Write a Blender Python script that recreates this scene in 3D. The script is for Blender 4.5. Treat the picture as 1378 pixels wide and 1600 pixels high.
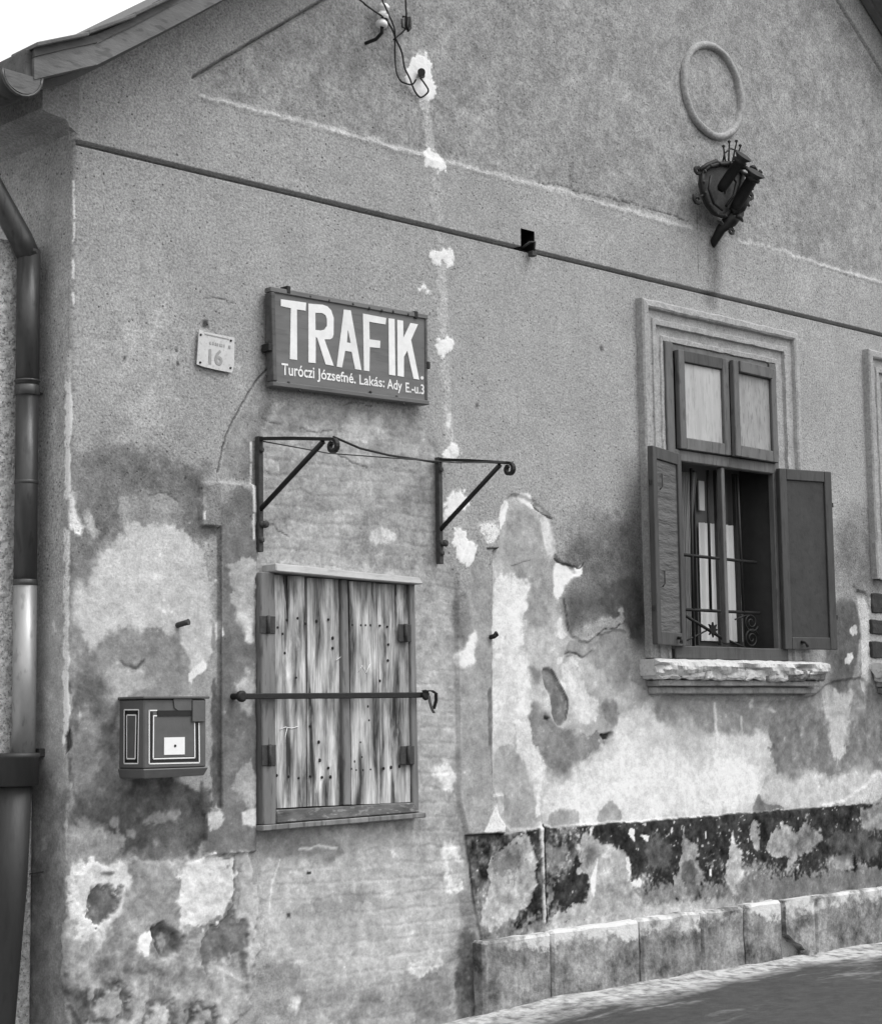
import bpy, bmesh, math, random
import numpy as np
from mathutils import Vector, Matrix, geometry
random.seed(7)
for o in list(bpy.data.objects): bpy.data.objects.remove(o)
S = bpy.context.scene
COL = S.collection

# ------------------------------------------------------------------ camera
YAW, PITCH, ROLL = math.radians(45.7737), math.radians(6.38477), math.radians(0.81693)
FPX, CX, CY = 2921.64, 689.0, 800.0            # survey of the photograph: focal length and centre, in its pixels
CAM = Vector((-4.8122, -7.4211, 1.6))
Fw = Vector((math.cos(YAW)*math.cos(PITCH), math.sin(YAW)*math.cos(PITCH), math.sin(PITCH)))
Rt = Fw.cross(Vector((0, 0, 1))).normalized(); Dn = Fw.cross(Rt)
R2 = math.cos(ROLL)*Rt + math.sin(ROLL)*Dn; D2 = -math.sin(ROLL)*Rt + math.cos(ROLL)*Dn
cd = bpy.data.cameras.new('camera'); cam = bpy.data.objects.new('camera', cd); COL.objects.link(cam)
cd.sensor_fit = 'VERTICAL'; cd.sensor_height = 36.0; cd.lens = 36.0*FPX/1600.0
cd.clip_start = 0.05; cd.clip_end = 3000
M = Matrix((R2, -D2, -Fw)).transposed().to_4x4(); M.translation = CAM
cam.matrix_world = M
S.camera = cam

# ------------------------------------------------------------------ sky, sun, exposure
SUN_EL, SUN_AZ = math.radians(58), math.radians(-60)      # direction to the sun: azimuth from +X toward +Y
W_ = bpy.data.worlds.new('World'); S.world = W_; W_.use_nodes = True
nt = W_.node_tree; bg = nt.nodes['Background']
sky = nt.nodes.new('ShaderNodeTexSky'); sky.sky_type = 'NISHITA'; sky.sun_disc = False
sky.sun_elevation = SUN_EL; sky.sun_rotation = math.pi/2 - SUN_AZ
sky.air_density = 2.0; sky.dust_density = 8.0; sky.ozone_density = 1.0; sky.altitude = 100
bw = nt.nodes.new('ShaderNodeRGBToBW')                    # black-and-white film
pw = nt.nodes.new('ShaderNodeMath'); pw.operation = 'POWER'; pw.inputs[1].default_value = .30      # even, overcast dome
ml = nt.nodes.new('ShaderNodeMath'); ml.operation = 'MULTIPLY'; ml.inputs[1].default_value = 6.6
nt.links.new(sky.outputs[0], bw.inputs[0]); nt.links.new(bw.outputs[0], pw.inputs[0]); nt.links.new(pw.outputs[0], ml.inputs[0]); nt.links.new(ml.outputs[0], bg.inputs[0])
bg.inputs[1].default_value = 0.12
sl = bpy.data.lights.new('sun', 'SUN'); sun = bpy.data.objects.new('sun', sl); COL.objects.link(sun)
sl.energy = 1.4; sl.angle = math.radians(24); sl.color = (1, 1, 1)
sd = Vector((math.cos(SUN_EL)*math.cos(SUN_AZ), math.cos(SUN_EL)*math.sin(SUN_AZ), math.sin(SUN_EL)))
sun.rotation_euler = sd.to_track_quat('Z', 'Y').to_euler(); sun.location = (8, -8, 12)
S.view_settings.view_transform = 'Standard'; S.view_settings.look = 'None'
S.view_settings.gamma = 1.0; S.view_settings.exposure = 0.12; S.view_settings.use_curve_mapping = False

# ------------------------------------------------------------------ survey helpers: photograph tracing -> metres on a plane of the house
def ray(px, py):
    return R2*((px-CX)/FPX) + D2*((py-CY)/FPX) + Fw
def on(px, py, Y=0.0):
    r = ray(px, py); t = (Y-CAM.y)/r.y; return CAM + r*t
def onx(px, py, X=0.0):
    r = ray(px, py); t = (X-CAM.x)/r.x; return CAM + r*t
def uz(pts): return [(p.x, p.z) for p in (on(x, y) for x, y in pts)]
def uzs(pts): return [(-p.y, p.z) for p in (onx(x, y) for x, y in pts)]

# ------------------------------------------------------------------ materials
def lin(v): return (v/255.0)**2.2
def new_mat(name):
    m = bpy.data.materials.new(name); m.use_nodes = True
    n = m.node_tree.nodes; l = m.node_tree.links
    return m, n, l, n['Principled BSDF']
def N(n, t, **kw):
    k = n.new(t)
    for a, b in kw.items():
        if a.startswith('i_'): k.inputs[a[2:].replace('_', ' ')].default_value = b
        else: setattr(k, a, b)
    return k
def math_(n, l, op, a, b=None, clamp=False):
    k = n.new('ShaderNodeMath'); k.operation = op; k.use_clamp = clamp
    for i, v in enumerate((a, b)):
        if v is None: continue
        if isinstance(v, (int, float)): k.inputs[i].default_value = v
        else: l.new(v, k.inputs[i])
    return k.outputs[0]
def ramp(n, l, src, p0, p1, v0=0.0, v1=1.0):
    k = n.new('ShaderNodeMapRange'); k.clamp = True
    l.new(src, k.inputs[0]); k.inputs[1].default_value = p0; k.inputs[2].default_value = p1
    k.inputs[3].default_value = v0; k.inputs[4].default_value = v1
    return k.outputs[0]
def simple(name, v, rough=0.7, var=0.25, scale=12.0, stretch=(1, 1, 1), metal=0.0, bump=0.0, bscale=60.0, spots=0.0, spec=0.5, detail=6.0):
    """mottled grey surface; v is its tone on a 0-255 scale"""
    m, n, l, b = new_mat(name)
    tc = N(n, 'ShaderNodeTexCoord'); mp = N(n, 'ShaderNodeMapping'); mp.inputs['Scale'].default_value = stretch
    l.new(tc.outputs['Object'], mp.inputs[0])
    oi = N(n, 'ShaderNodeObjectInfo')
    add = N(n, 'ShaderNodeVectorMath', operation='ADD'); l.new(mp.outputs[0], add.inputs[0])
    sc = N(n, 'ShaderNodeVectorMath', operation='SCALE'); sc.inputs[0].default_value = (13.1, 7.7, 5.3); l.new(oi.outputs['Random'], sc.inputs['Scale'])
    l.new(sc.outputs[0], add.inputs[1])
    nz = N(n, 'ShaderNodeTexNoise', i_Scale=scale, i_Detail=detail, i_Roughness=0.65); l.new(add.outputs[0], nz.inputs['Vector'])
    f = ramp(n, l, nz.outputs[0], 0.28, 0.72, 1-var, 1+var)
    f = math_(n, l, 'MULTIPLY', f, ramp(n, l, oi.outputs['Random'], 0, 1, 0.93, 1.07))
    if spots:
        n2 = N(n, 'ShaderNodeTexNoise', i_Scale=scale*3.3, i_Detail=4.0); l.new(add.outputs[0], n2.inputs['Vector'])
        f = math_(n, l, 'MULTIPLY', f, ramp(n, l, n2.outputs[0], 0.56, 0.64, 1.0, 1-spots))
    f = math_(n, l, 'MULTIPLY', f, lin(v))
    l.new(f, b.inputs['Base Color'])
    b.inputs['Roughness'].default_value = rough; b.inputs['Metallic'].default_value = metal
    b.inputs['Specular IOR Level'].default_value = spec
    if bump:
        n3 = N(n, 'ShaderNodeTexNoise', i_Scale=bscale, i_Detail=5.0, i_Roughness=0.6); l.new(add.outputs[0], n3.inputs['Vector'])
        bp = N(n, 'ShaderNodeBump'); bp.inputs['Strength'].default_value = 0.8; bp.inputs['Distance'].default_value = bump
        l.new(n3.outputs[0], bp.inputs['Height']); l.new(bp.outputs[0], b.inputs['Normal'])
    return m
def wall_material():
    m, n, l, b = new_mat('weathered_plaster')
    at = N(n, 'ShaderNodeAttribute', attribute_name='tone'); ag = N(n, 'ShaderNodeAttribute', attribute_name='grain')
    tc = N(n, 'ShaderNodeTexCoord'); O = tc.outputs['Object']; G = ag.outputs['Fac']
    def nz(s, d=5.0, r=0.6):
        k = N(n, 'ShaderNodeTexNoise', i_Scale=s, i_Detail=d, i_Roughness=r); l.new(O, k.inputs['Vector']); return k.outputs[0]
    fine = nz(78, 4, .75); mid = nz(24, 6, .65); big = nz(3.2, 5, .6); pit = nz(52, 2, .5); pm = nz(5.5, 3, .6)
    f = ramp(n, l, mid, .3, .7, .86, 1.14)
    f = math_(n, l, 'MULTIPLY', f, ramp(n, l, big, .3, .7, .93, 1.07))
    # grain of the thrown render
    gr = ramp(n, l, fine, .32, .68, -.46, .46); gr = math_(n, l, 'MULTIPLY', gr, math_(n, l, 'ADD', math_(n, l, 'MULTIPLY', G, .75), .25))
    f = math_(n, l, 'MULTIPLY', f, math_(n, l, 'ADD', gr, 1.0))
    # dark pits, in drifts
    vo = N(n, 'ShaderNodeTexVoronoi', i_Scale=40.0); l.new(O, vo.inputs['Vector'])
    sxc = N(n, 'ShaderNodeSeparateColor'); l.new(vo.outputs['Color'], sxc.inputs[0])
    dot = math_(n, l, 'MULTIPLY', ramp(n, l, math_(n, l, 'ADD', vo.outputs['Distance'], math_(n, l, 'MULTIPLY', pit, .35)), .28, .44, 1.0, 0.0), ramp(n, l, sxc.outputs[0], .48, .80))
    pt = math_(n, l, 'MULTIPLY', dot, math_(n, l, 'MULTIPLY', ramp(n, l, pm, .34, .60, .25, 1.0), G))
    f = math_(n, l, 'MULTIPLY', f, math_(n, l, 'SUBTRACT', 1.0, math_(n, l, 'MULTIPLY', pt, .66)))
    base = math_(n, l, 'MINIMUM', math_(n, l, 'MULTIPLY', at.outputs['Fac'], f), .86)
    l.new(base, b.inputs['Base Color'])
    b.inputs['Roughness'].default_value = .93; b.inputs['Specular IOR Level'].default_value = .15
    h = math_(n, l, 'ADD', math_(n, l, 'MULTIPLY', fine, math_(n, l, 'ADD', math_(n, l, 'MULTIPLY', G, .8), .2)), math_(n, l, 'MULTIPLY', mid, .9))
    h = math_(n, l, 'SUBTRACT', h, math_(n, l, 'MULTIPLY', pt, .8))
    bp = N(n, 'ShaderNodeBump'); bp.inputs['Strength'].default_value = .75; bp.inputs['Distance'].default_value = .006
    l.new(h, bp.inputs['Height']); l.new(bp.outputs[0], b.inputs['Normal'])
    return m
def plank_material():
    m, n, l, b = new_mat('weathered_planks')
    tc = N(n, 'ShaderNodeTexCoord'); oi = N(n, 'ShaderNodeObjectInfo')
    sc = N(n, 'ShaderNodeVectorMath', operation='SCALE'); sc.inputs[0].default_value = (31, 17, 23); l.new(oi.outputs['Random'], sc.inputs['Scale'])
    def nz(s, st, d=6.0, r=.6):
        mp = N(n, 'ShaderNodeMapping'); mp.inputs['Scale'].default_value = st; l.new(tc.outputs['Object'], mp.inputs[0])
        ad = N(n, 'ShaderNodeVectorMath', operation='ADD'); l.new(mp.outputs[0], ad.inputs[0]); l.new(sc.outputs[0], ad.inputs[1])
        k = N(n, 'ShaderNodeTexNoise', i_Scale=s, i_Detail=d, i_Roughness=r, i_Distortion=.3); l.new(ad.outputs[0], k.inputs['Vector']); return k.outputs[0]
    streak = nz(19, (1, 1, .12)); grain = nz(80, (1, 1, .05), 8, .7); blot = nz(6, (1, 1, .45)); bare = nz(9, (1, 1, .3))
    f = ramp(n, l, streak, .36, .62, lin(60), lin(208))
    f = math_(n, l, 'MULTIPLY', f, ramp(n, l, grain, .32, .68, .55, 1.32))
    f = math_(n, l, 'MULTIPLY', f, ramp(n, l, blot, .3, .62, .72, 1.1))
    f = math_(n, l, 'ADD', f, ramp(n, l, bare, .58, .66, 0, .20))
    l.new(f, b.inputs['Base Color']); b.inputs['Roughness'].default_value = .85
    bp = N(n, 'ShaderNodeBump'); bp.inputs['Strength'].default_value = .7; bp.inputs['Distance'].default_value = .003
    l.new(grain, bp.inputs['Height']); l.new(bp.outputs[0], b.inputs['Normal'])
    return m
def ground_material():
    m, n, l, b = new_mat('asphalt')
    tc = N(n, 'ShaderNodeTexCoord'); O = tc.outputs['Object']
    def nz(s, d=5.0, st=(1, 1, 1)):
        mp = N(n, 'ShaderNodeMapping'); mp.inputs['Scale'].default_value = st; l.new(O, mp.inputs[0])
        k = N(n, 'ShaderNodeTexNoise', i_Scale=s, i_Detail=d, i_Roughness=.62); l.new(mp.outputs[0], k.inputs['Vector']); return k.outputs[0]
    sx = N(n, 'ShaderNodeSeparateXYZ'); l.new(O, sx.inputs[0])
    w = nz(1.6, 5, (.45, 1.3, 1)); g = nz(160, 3); md = nz(14, 5)
    # dust and fallen plaster along the foot of the wall
    e = math_(n, l, 'ADD', sx.outputs[1], math_(n, l, 'MULTIPLY', w, 1.15))
    d = ramp(n, l, e, .02, .34)
    thin = math_(n, l, 'MULTIPLY', ramp(n, l, nz(3.1, 6, (.35, 1.6, 1)), .57, .68), .5)
    d = math_(n, l, 'MAXIMUM', d, math_(n, l, 'MULTIPLY', thin, ramp(n, l, sx.outputs[1], -1.6, -.3)))
    d = math_(n, l, 'MULTIPLY', d, ramp(n, l, md, .34, .58, .22, 1.0))
    a = math_(n, l, 'MULTIPLY', ramp(n, l, g, .3, .7, .55, 1.45), lin(66))
    a = math_(n, l, 'MULTIPLY', a, ramp(n, l, md, .3, .7, .68, 1.35))
    mix = N(n, 'ShaderNodeMix'); mix.data_type = 'FLOAT'; l.new(d, mix.inputs[0]); l.new(a, mix.inputs[2]); mix.inputs[3].default_value = lin(200)
    l.new(mix.outputs[0], b.inputs['Base Color']); b.inputs['Roughness'].default_value = .9
    bp = N(n, 'ShaderNodeBump'); bp.inputs['Strength'].default_value = .8; bp.inputs['Distance'].default_value = .006
    l.new(math_(n, l, 'ADD', g, md), bp.inputs['Height']); l.new(bp.outputs[0], b.inputs['Normal'])
    return m
MT = dict(
    wall=wall_material(), plank=plank_material(), ground=ground_material(),
    iron=simple('dark_iron', 34, .6, .4, 25, bump=.002, spec=.4, spots=.3),
    rust=simple('rusted_iron', 62, .75, .45, 30, bump=.003, bscale=90),
    pipe_dark=simple('tarred_pipe', 84, .42, .35, 9, (1, 1, .25), metal=.55, bump=.002, bscale=30, spots=.3),
    pipe_zinc=simple('zinc_pipe', 168, .45, .16, 10, (1, 1, .4), metal=.6, bump=.002, bscale=25, spots=.25),
    pipe_cast=simple('cast_iron_pipe', 50, .55, .3, 9, (1, 1, .3), bump=.003, bscale=40, spots=.2),
    wood_paint=simple('faded_painted_wood', 98, .7, .28, 14, (1, 1, .2), bump=.0025, bscale=40, spots=.35),
    wood_dark=simple('dark_painted_wood', 70, .65, .28, 12, (1, 1, .2), bump=.002, bscale=40, spots=.25),
    shutter=simple('shutter_board', 56, .6, .3, 8, (1, 1, .7), bump=.003, bscale=30, spots=.2),
    shutter_light=simple('blistered_shutter_board', 88, .55, .30, 7, (.45, .45, 2.2), bump=.030, bscale=9, spots=.15),
    frame_old=simple('old_timber', 122, .8, .38, 13, (1, 1, .15), bump=.003, bscale=50, spots=.4),
    pane=simple('whitewashed_glass', 178, .5, .16, 16, (1, 1, .18), spots=.2),
    pane_dull=simple('scratched_glass', 142, .4, .30, 18, (1, 1, .25), bump=.003, bscale=30, spots=.3),
    rail_worn=simple('flaking_rail', 96, .8, .6, 22, (.35, 1, 1), bump=.004, bscale=40, spots=-.9),
    lintel=simple('limed_lintel', 176, .85, .22, 12, (.3, 1, 1), bump=.004, bscale=40, spots=.15),
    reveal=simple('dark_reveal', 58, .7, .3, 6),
    cloth=simple('white_cloth', 222, .9, .08, 6, (2, 2, .3), bump=.004, bscale=8),
    curtain=simple('dim_curtain', 140, .9, .2, 6, (6, 6, .3)),
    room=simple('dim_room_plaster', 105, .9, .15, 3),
    trim=simple('moulding_plaster', 166, .92, .18, 14, bump=.006, bscale=60, spots=.12, spec=.15),
    ring=simple('medallion_plaster', 170, .92, .14, 16, bump=.004, bscale=70, spec=.15),
    stone=simple('plinth_stone_face', 146, .92, .42, 11, bump=.012, bscale=30, spots=.25, spec=.15),
    stone_light=simple('limewashed_stone', 190, .92, .3, 14, bump=.010, bscale=35, spots=.3, spec=.15),
    white=simple('fresh_white_paint', 236, .6, .06, 20),
    white_old=simple('white_sign_paint', 232, .6, .10, 18, spots=.0),
    white_worn=simple('worn_white_paint', 196, .7, .25, 25, spots=.45),
    sign=simple('sign_board_paint', 102, .65, .22, 11, (.15, 1, 1), bump=.0015, bscale=40, spots=.18),
    sign_edge=simple('sign_frame_wood', 84, .75, .35, 14, (.2, 1, 1), bump=.002, spots=.3),
    plate=simple('enamel_plate', 196, .5, .14, 22, spots=.18),
    plate_ink=simple('faded_plate_ink', 158, .6, .15, 40),
    box=simple('letter_box_paint', 90, .42, .12, 20, bump=.0008, bscale=60),
    black=simple('black_paint', 26, .5, .2, 20),
    porcelain=simple('porcelain', 236, .15, .04, 20),
    brick=simple('exposed_brick', 116, .92, .3, 25, bump=.006, bscale=50, spots=.2),
    brick_dark=simple('sooty_brick', 52, .92, .3, 25, bump=.006, bscale=50, spots=.2),
    sill=simple('crumbling_lime', 204, .92, .18, 16, bump=.012, bscale=28, spots=.25, spec=.15),
    tile=simple('roof_tile_clay', 96, .85, .3, 18, bump=.004),
    soffit=simple('eaves_plaster', 112, .9, .2, 10, bump=.004),
    fascia=simple('weathered_fascia', 108, .8, .35, 10, (.3, 1, 1), bump=.004, spots=.35),
    rough=simple('rough_cast', 206, .95, .5, 30, bump=.04, bscale=34, spots=.55),
)

# ------------------------------------------------------------------ mesh helpers
class MB:
    def __init__(s): s.bm = bmesh.new()
    def face(s, pts):
        return s.bm.faces.new([s.bm.verts.new(p) for p in pts])
    def hexa(s, p, bev=0.0):
        v = [s.bm.verts.new(q) for q in p]
        fs = [s.bm.faces.new([v[i] for i in f]) for f in ((0, 3, 2, 1), (4, 5, 6, 7), (0, 1, 5, 4), (1, 2, 6, 5), (2, 3, 7, 6), (3, 0, 4, 7))]
        if bev:
            es = set(e for f in fs for e in f.edges)
            bmesh.ops.bevel(s.bm, geom=list(es), offset=bev, segments=1, affect='EDGES')
        return s
    def box(s, x0, x1, y0, y1, z0, z1, bev=0.0):
        return s.hexa([(x0, y0, z0), (x1, y0, z0), (x1, y1, z0), (x0, y1, z0), (x0, y0, z1), (x1, y0, z1), (x1, y1, z1), (x0, y1, z1)], bev)
    def tube(s, pts, r, seg=8, cap=True):
        pts = [Vector(p) for p in pts]; rs = r if isinstance(r, (list, tuple)) else [r]*len(pts)
        rings = []; up = None
        for i, p in enumerate(pts):
            t = (pts[min(i+1, len(pts)-1)] - pts[max(i-1, 0)]).normalized()
            if up is None: up = t.orthogonal().normalized()
            up = (up - t*up.dot(t))
            up = up.normalized() if up.length > 1e-6 else t.orthogonal().normalized()
            b = t.cross(up)
            rings.append([s.bm.verts.new(p + (up*math.cos(a) + b*math.sin(a))*rs[i]) for a in (2*math.pi*k/seg for k in range(seg))])
        for a, b in zip(rings, rings[1:]):
            for k in range(seg): s.bm.faces.new((a[k], a[(k+1) % seg], b[(k+1) % seg], b[k])).smooth = True
        if cap:
            s.bm.faces.new(rings[0][::-1]); s.bm.faces.new(rings[-1])
        return s
    def bar(s, a, b, w, h, up=(0, 0, 1), bev=0.0):
        a, b = Vector(a), Vector(b); t = (b-a).normalized(); u = Vector(up); u = (u-t*u.dot(t)).normalized(); v = t.cross(u)
        c = [(-1, -1), (1, -1), (1, 1), (-1, 1)]
        return s.hexa([a+v*(i*w/2)+u*(j*h/2) for i, j in c] + [b+v*(i*w/2)+u*(j*h/2) for i, j in c], bev)
    def strap(s, pts, w, th, wax):
        """flat bar bent along pts, width along wax"""
        pts = [Vector(p) for p in pts]; wax = Vector(wax).normalized(); rings = []
        for i, p in enumerate(pts):
            t = (pts[min(i+1, len(pts)-1)] - pts[max(i-1, 0)]).normalized(); u = t.cross(wax).normalized()
            rings.append([s.bm.verts.new(p+wax*(a*w/2)+u*(b*th/2)) for a, b in ((-1, -1), (1, -1), (1, 1), (-1, 1))])
        for a, b in zip(rings, rings[1:]):
            for k in range(4): s.bm.faces.new((a[k], a[(k+1) % 4], b[(k+1) % 4], b[k]))
        s.bm.faces.new(rings[0][::-1]); s.bm.faces.new(rings[-1]); return s
    def lathe(s, c, ax, prof, seg=14):
        c, ax = Vector(c), Vector(ax).normalized(); u = ax.orthogonal().normalized(); v = ax.cross(u); rings = []
        for (h, r) in prof:
            rings.append([s.bm.verts.new(c+ax*h+(u*math.cos(a)+v*math.sin(a))*max(r, 1e-4)) for a in (2*math.pi*k/seg for k in range(seg))])
        for a, b in zip(rings, rings[1:]):
            for k in range(seg): s.bm.faces.new((a[k], a[(k+1) % seg], b[(k+1) % seg], b[k])).smooth = True
        s.bm.faces.new(rings[0][::-1]); s.bm.faces.new(rings[-1]); return s
    def prism(s, outer, off, holes=()):
        """polygon (3-D points, planar) with holes, thickened by vector off"""
        loops = [[Vector(p) for p in outer]] + [[Vector(p) for p in h] for h in holes]
        off = Vector(off); flat = [p for lp in loops for p in lp]
        tris = geometry.tessellate_polygon(loops)
        va = [s.bm.verts.new(p) for p in flat]; vb = [s.bm.verts.new(p+off) for p in flat]
        for t in tris:
            try: s.bm.faces.new([va[i] for i in t]); s.bm.faces.new([vb[i] for i in t][::-1])
            except ValueError: pass
        k = 0
        for lp in loops:
            m_ = len(lp)
            for i in range(m_):
                a, b = k+i, k+(i+1) % m_
                try: s.bm.faces.new((va[a], va[b], vb[b], vb[a]))
                except ValueError: pass
            k += m_
        return s
    def rough(s, amp, cuts=0, scale=9.0, seed=0):
        from mathutils import noise
        if cuts: bmesh.ops.subdivide_edges(s.bm, edges=list(s.bm.edges), cuts=cuts, use_grid_fill=True)
        for v in s.bm.verts:
            q = v.co*scale + Vector((seed*7.3, seed*3.1, seed*1.7))
            v.co += Vector((noise.noise(q), noise.noise(q+Vector((40, 0, 0))), noise.noise(q+Vector((0, 40, 0)))))*amp
            v.co += Vector((noise.noise(q*3.1), noise.noise(q*3.1+Vector((40, 0, 0))), noise.noise(q*3.1+Vector((0, 40, 0)))))*amp*.5
        return s
    def build(s, name, mat, parent=None):
        bmesh.ops.recalc_face_normals(s.bm, faces=list(s.bm.faces))
        off = Vector((0, 0, 0)); p = parent
        while p is not None: off += p.location; p = p.parent
        me = bpy.data.meshes.new(name)
        if parent is not None: bmesh.ops.translate(s.bm, verts=list(s.bm.verts), vec=-off)
        s.bm.to_mesh(me); s.bm.free()
        me.materials.append(MT[mat])
        o = bpy.data.objects.new(name, me); COL.objects.link(o); o.parent = parent
        return o
def plaster(o, v, g=.8):
    me = o.data; me.materials.clear(); me.materials.append(MT['wall'])
    for nm, a in (('tone', lin(v)), ('grain', g)):
        at = me.attributes.new(nm, 'FLOAT', 'POINT'); at.data.foreach_set('value', np.full(len(me.vertices), a, np.float32))
    return o
def tag(o, label=None, cat=None, group=None, kind=None):
    for k, v in (('label', label), ('category', cat), ('group', group), ('kind', kind)):
        if v: o[k] = v
    return o
def empty(name, loc, parent=None):
    o = bpy.data.objects.new(name, None); COL.objects.link(o); o.empty_display_size = .1
    off = Vector((0, 0, 0)); p = parent
    while p is not None: off += p.location; p = p.parent
    o.parent = parent; o.location = Vector(loc) - off
    return o
def place_on_self(o, base):
    """top-level mesh built in world coordinates: move its origin to base"""
    base = Vector(base); o.data.transform(Matrix.Translation(-base)); o.location = base; return o

# ================================================================== THE HOUSE
house = tag(empty('house', (4.95, 4.0, 0.0)), 'old plastered gable house with peeling walls and a boarded hatch', 'house')
XC, ZB, ZL2, ZP = 4.95, 4.385, 4.775, 0.98        # gable centre line, string course, its upper edge, plinth band top
def roof_z(x, dz=0.0):
    x = x if x <= XC else 2*XC - x
    pts = [(-.60, 4.43), (-.35, 4.55), (-.08, 4.67), (.10, 4.79), (.45, 5.035)]
    if x >= .45: return 5.035 + .715*(x-.45) + dz
    if x <= pts[0][0]: return pts[0][1] + (x-pts[0][0])*.45 + dz
    for a, b in zip(pts, pts[1:]):
        if a[0] <= x <= b[0]: return a[1] + (b[1]-a[1])*(x-a[0])/(b[0]-a[0]) + dz

# ---- plaster skin: one fine sheet, tone and relief laid out in wall metres
def seq(*spans):
    out = []
    for a, b, d in spans:
        k = max(1, int(round((b-a)/d))); out += list(np.linspace(a, b, k, endpoint=False))
    return out + [spans[-1][1]]
US = np.array(seq((-7.5, -1.0, .25), (-1.0, -.05, .013), (-.05, .05, .005), (.05, 2.8, .0072), (2.8, 4.6, .0085), (4.6, 7.15, .0105), (7.15, 9.9, .06)))
ZS = np.array(seq((-.25, .0, .05), (.0, 1.0, .0068), (1.0, 3.2, .0072), (3.2, ZB-.0240, .0085), (ZB-.0240, ZB-.0225, .0015), (ZB-.0225, ZB-.0004, .011), (ZB-.0004, ZB, .0004), (ZB, ZL2, .0085), (ZL2, 6.9, .0105), (6.9, 8.3, .06)))
U, Z = np.meshgrid(US, ZS)                                  # [z, u]
def vnoise(u, z, seed):
    rs = np.random.RandomState(seed); g = rs.rand(256, 256).astype(np.float32)
    iu = np.floor(u).astype(int); iz = np.floor(z).astype(int); fu = u-iu; fz = z-iz
    fu = fu*fu*(3-2*fu); fz = fz*fz*(3-2*fz); a = iu & 255; b = iz & 255; a1 = (iu+1) & 255; b1 = (iz+1) & 255
    return (g[b, a]*(1-fu)+g[b, a1]*fu)*(1-fz) + (g[b1, a]*(1-fu)+g[b1, a1]*fu)*fz - .5
def fbm(size, seed, octv=4, gain=.55, su=1.0, sz=1.0):
    o = 0; amp = 1; tot = 0
    for k in range(octv):
        f = 2.03**k/size; o = o + amp*vnoise((U+50)*f*su+k*17.3, (Z+50)*f*sz+k*9.1, seed+k); tot += amp; amp *= gain
    return o/tot*2                                          # about -1..1
NW1 = fbm(.10, 11, 4, .6); NW2 = fbm(.10, 31, 4, .6); NF1 = fbm(.03, 15, 3); NF2 = fbm(.03, 35, 3)
NB = fbm(.8, 51, 4); NM = fbm(.16, 71, 5, .6); NS = fbm(.05, 91, 4, .62); NR = fbm(.018, 171, 2, .6); NE = fbm(.22, 191, 3, .6); NC = fbm(.07, 211, 5, .7); NV = fbm(.30, 111, 5, .6, su=3.0, sz=.5); NH = fbm(.30, 131, 5, .6, su=.6, sz=2.6)
V = 160 + 7*NB + 5*NM + 2.5*NV; H = .004*NB + .0012*NS; G = np.ones_like(U)
def sdist(poly, u, z):
    d = np.full(u.shape, 1e9); ins = np.zeros(u.shape, bool); k = len(poly)
    for i in range(k):
        (ax, az), (bx, bz) = poly[i], poly[(i+1) % k]
        ex, ez = bx-ax, bz-az; L = ex*ex+ez*ez+1e-12
        t = np.clip(((u-ax)*ex+(z-az)*ez)/L, 0, 1); d = np.minimum(d, np.hypot(u-ax-t*ex, z-az-t*ez))
        c = (az > z) != (bz > z); ins ^= c & (u < ex*(z-az)/(ez if abs(ez) > 1e-12 else 1e-12)+ax)
    return np.where(ins, d, -d)
def ldist(pts, u, z):
    d = np.full(u.shape, 1e9)
    for (ax, az), (bx, bz) in zip(pts, pts[1:]):
        ex, ez = bx-ax, bz-az; L = ex*ex+ez*ez+1e-12
        t = np.clip(((u-ax)*ex+(z-az)*ez)/L, 0, 1); d = np.minimum(d, np.hypot(u-ax-t*ex, z-az-t*ez))
    return d
def sub(pts, m):
    us = [p[0] for p in pts]; zs = [p[1] for p in pts]
    i0, i1 = np.searchsorted(US, [min(us)-m, max(us)+m]); j0, j1 = np.searchsorted(ZS, [min(zs)-m, max(zs)+m])
    return np.s_[j0:j1, i0:i1]
def chaikin(P, closed, it):
    for _ in range(it):
        k = len(P); out = [] if closed else [P[0]]
        for i in range(k if closed else k-1):
            (ax, az), (bx, bz) = P[i], P[(i+1) % k]
            out += [(ax*.75+bx*.25, az*.75+bz*.25), (ax*.25+bx*.75, az*.25+bz*.75)]
        P = out if closed else out + [P[-1]]
    return P
def paint(mask, sl, v, mott, h, hadd, g, op):
    if v is not None: V[sl] += (v + mott*(NM[sl]*.8+NS[sl]*.8+NC[sl]*.8) - V[sl])*mask*op
    if h is not None: H[sl] += h*mask
    if hadd: H[sl] += hadd*mask*NS[sl]
    if g is not None: G[sl] += (g-G[sl])*mask*op
def patch(px, v=None, soft=.012, warp=.02, mott=17, h=None, hs=None, hadd=0, g=None, op=1.0, uzp=None, brk=0.0):
    """patch of wear or painted shade: outline px, tone v, edge softness and raggedness in metres, relief h"""
    P = uzp if uzp is not None else uz(px)
    if px is not None and warp > .0065: P = chaikin(P, True, 1 if soft < .008 else 2)
    sl = sub(P, soft*3+warp*2.6+brk*2+.03)
    if U[sl].size == 0: return
    wp = warp*1.55
    u = U[sl]+wp*(NW1[sl]+.45*NF1[sl]); z = Z[sl]+wp*(NW2[sl]+.45*NF2[sl]); s = sdist(P, u, z)
    if v is not None: s = s + (brk*1.25+min(warp, .02)*.45)*(NS[sl]+.5*NM[sl]+.5*NR[sl])
    sf = soft*(.45+2.6*np.clip(NE[sl]+.25, 0, 1)) if v is not None else soft     # crisp here, rubbed away there
    m = np.clip(s/(2*sf)+.5, 0, 1); m = m*m*(3-2*m)
    paint(m, sl, v, mott, None, hadd, g, op)
    if h is not None:
        e = hs or .006; mh = np.clip(s/(2*e)+.5, 0, 1); H[sl] += h*mh
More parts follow.
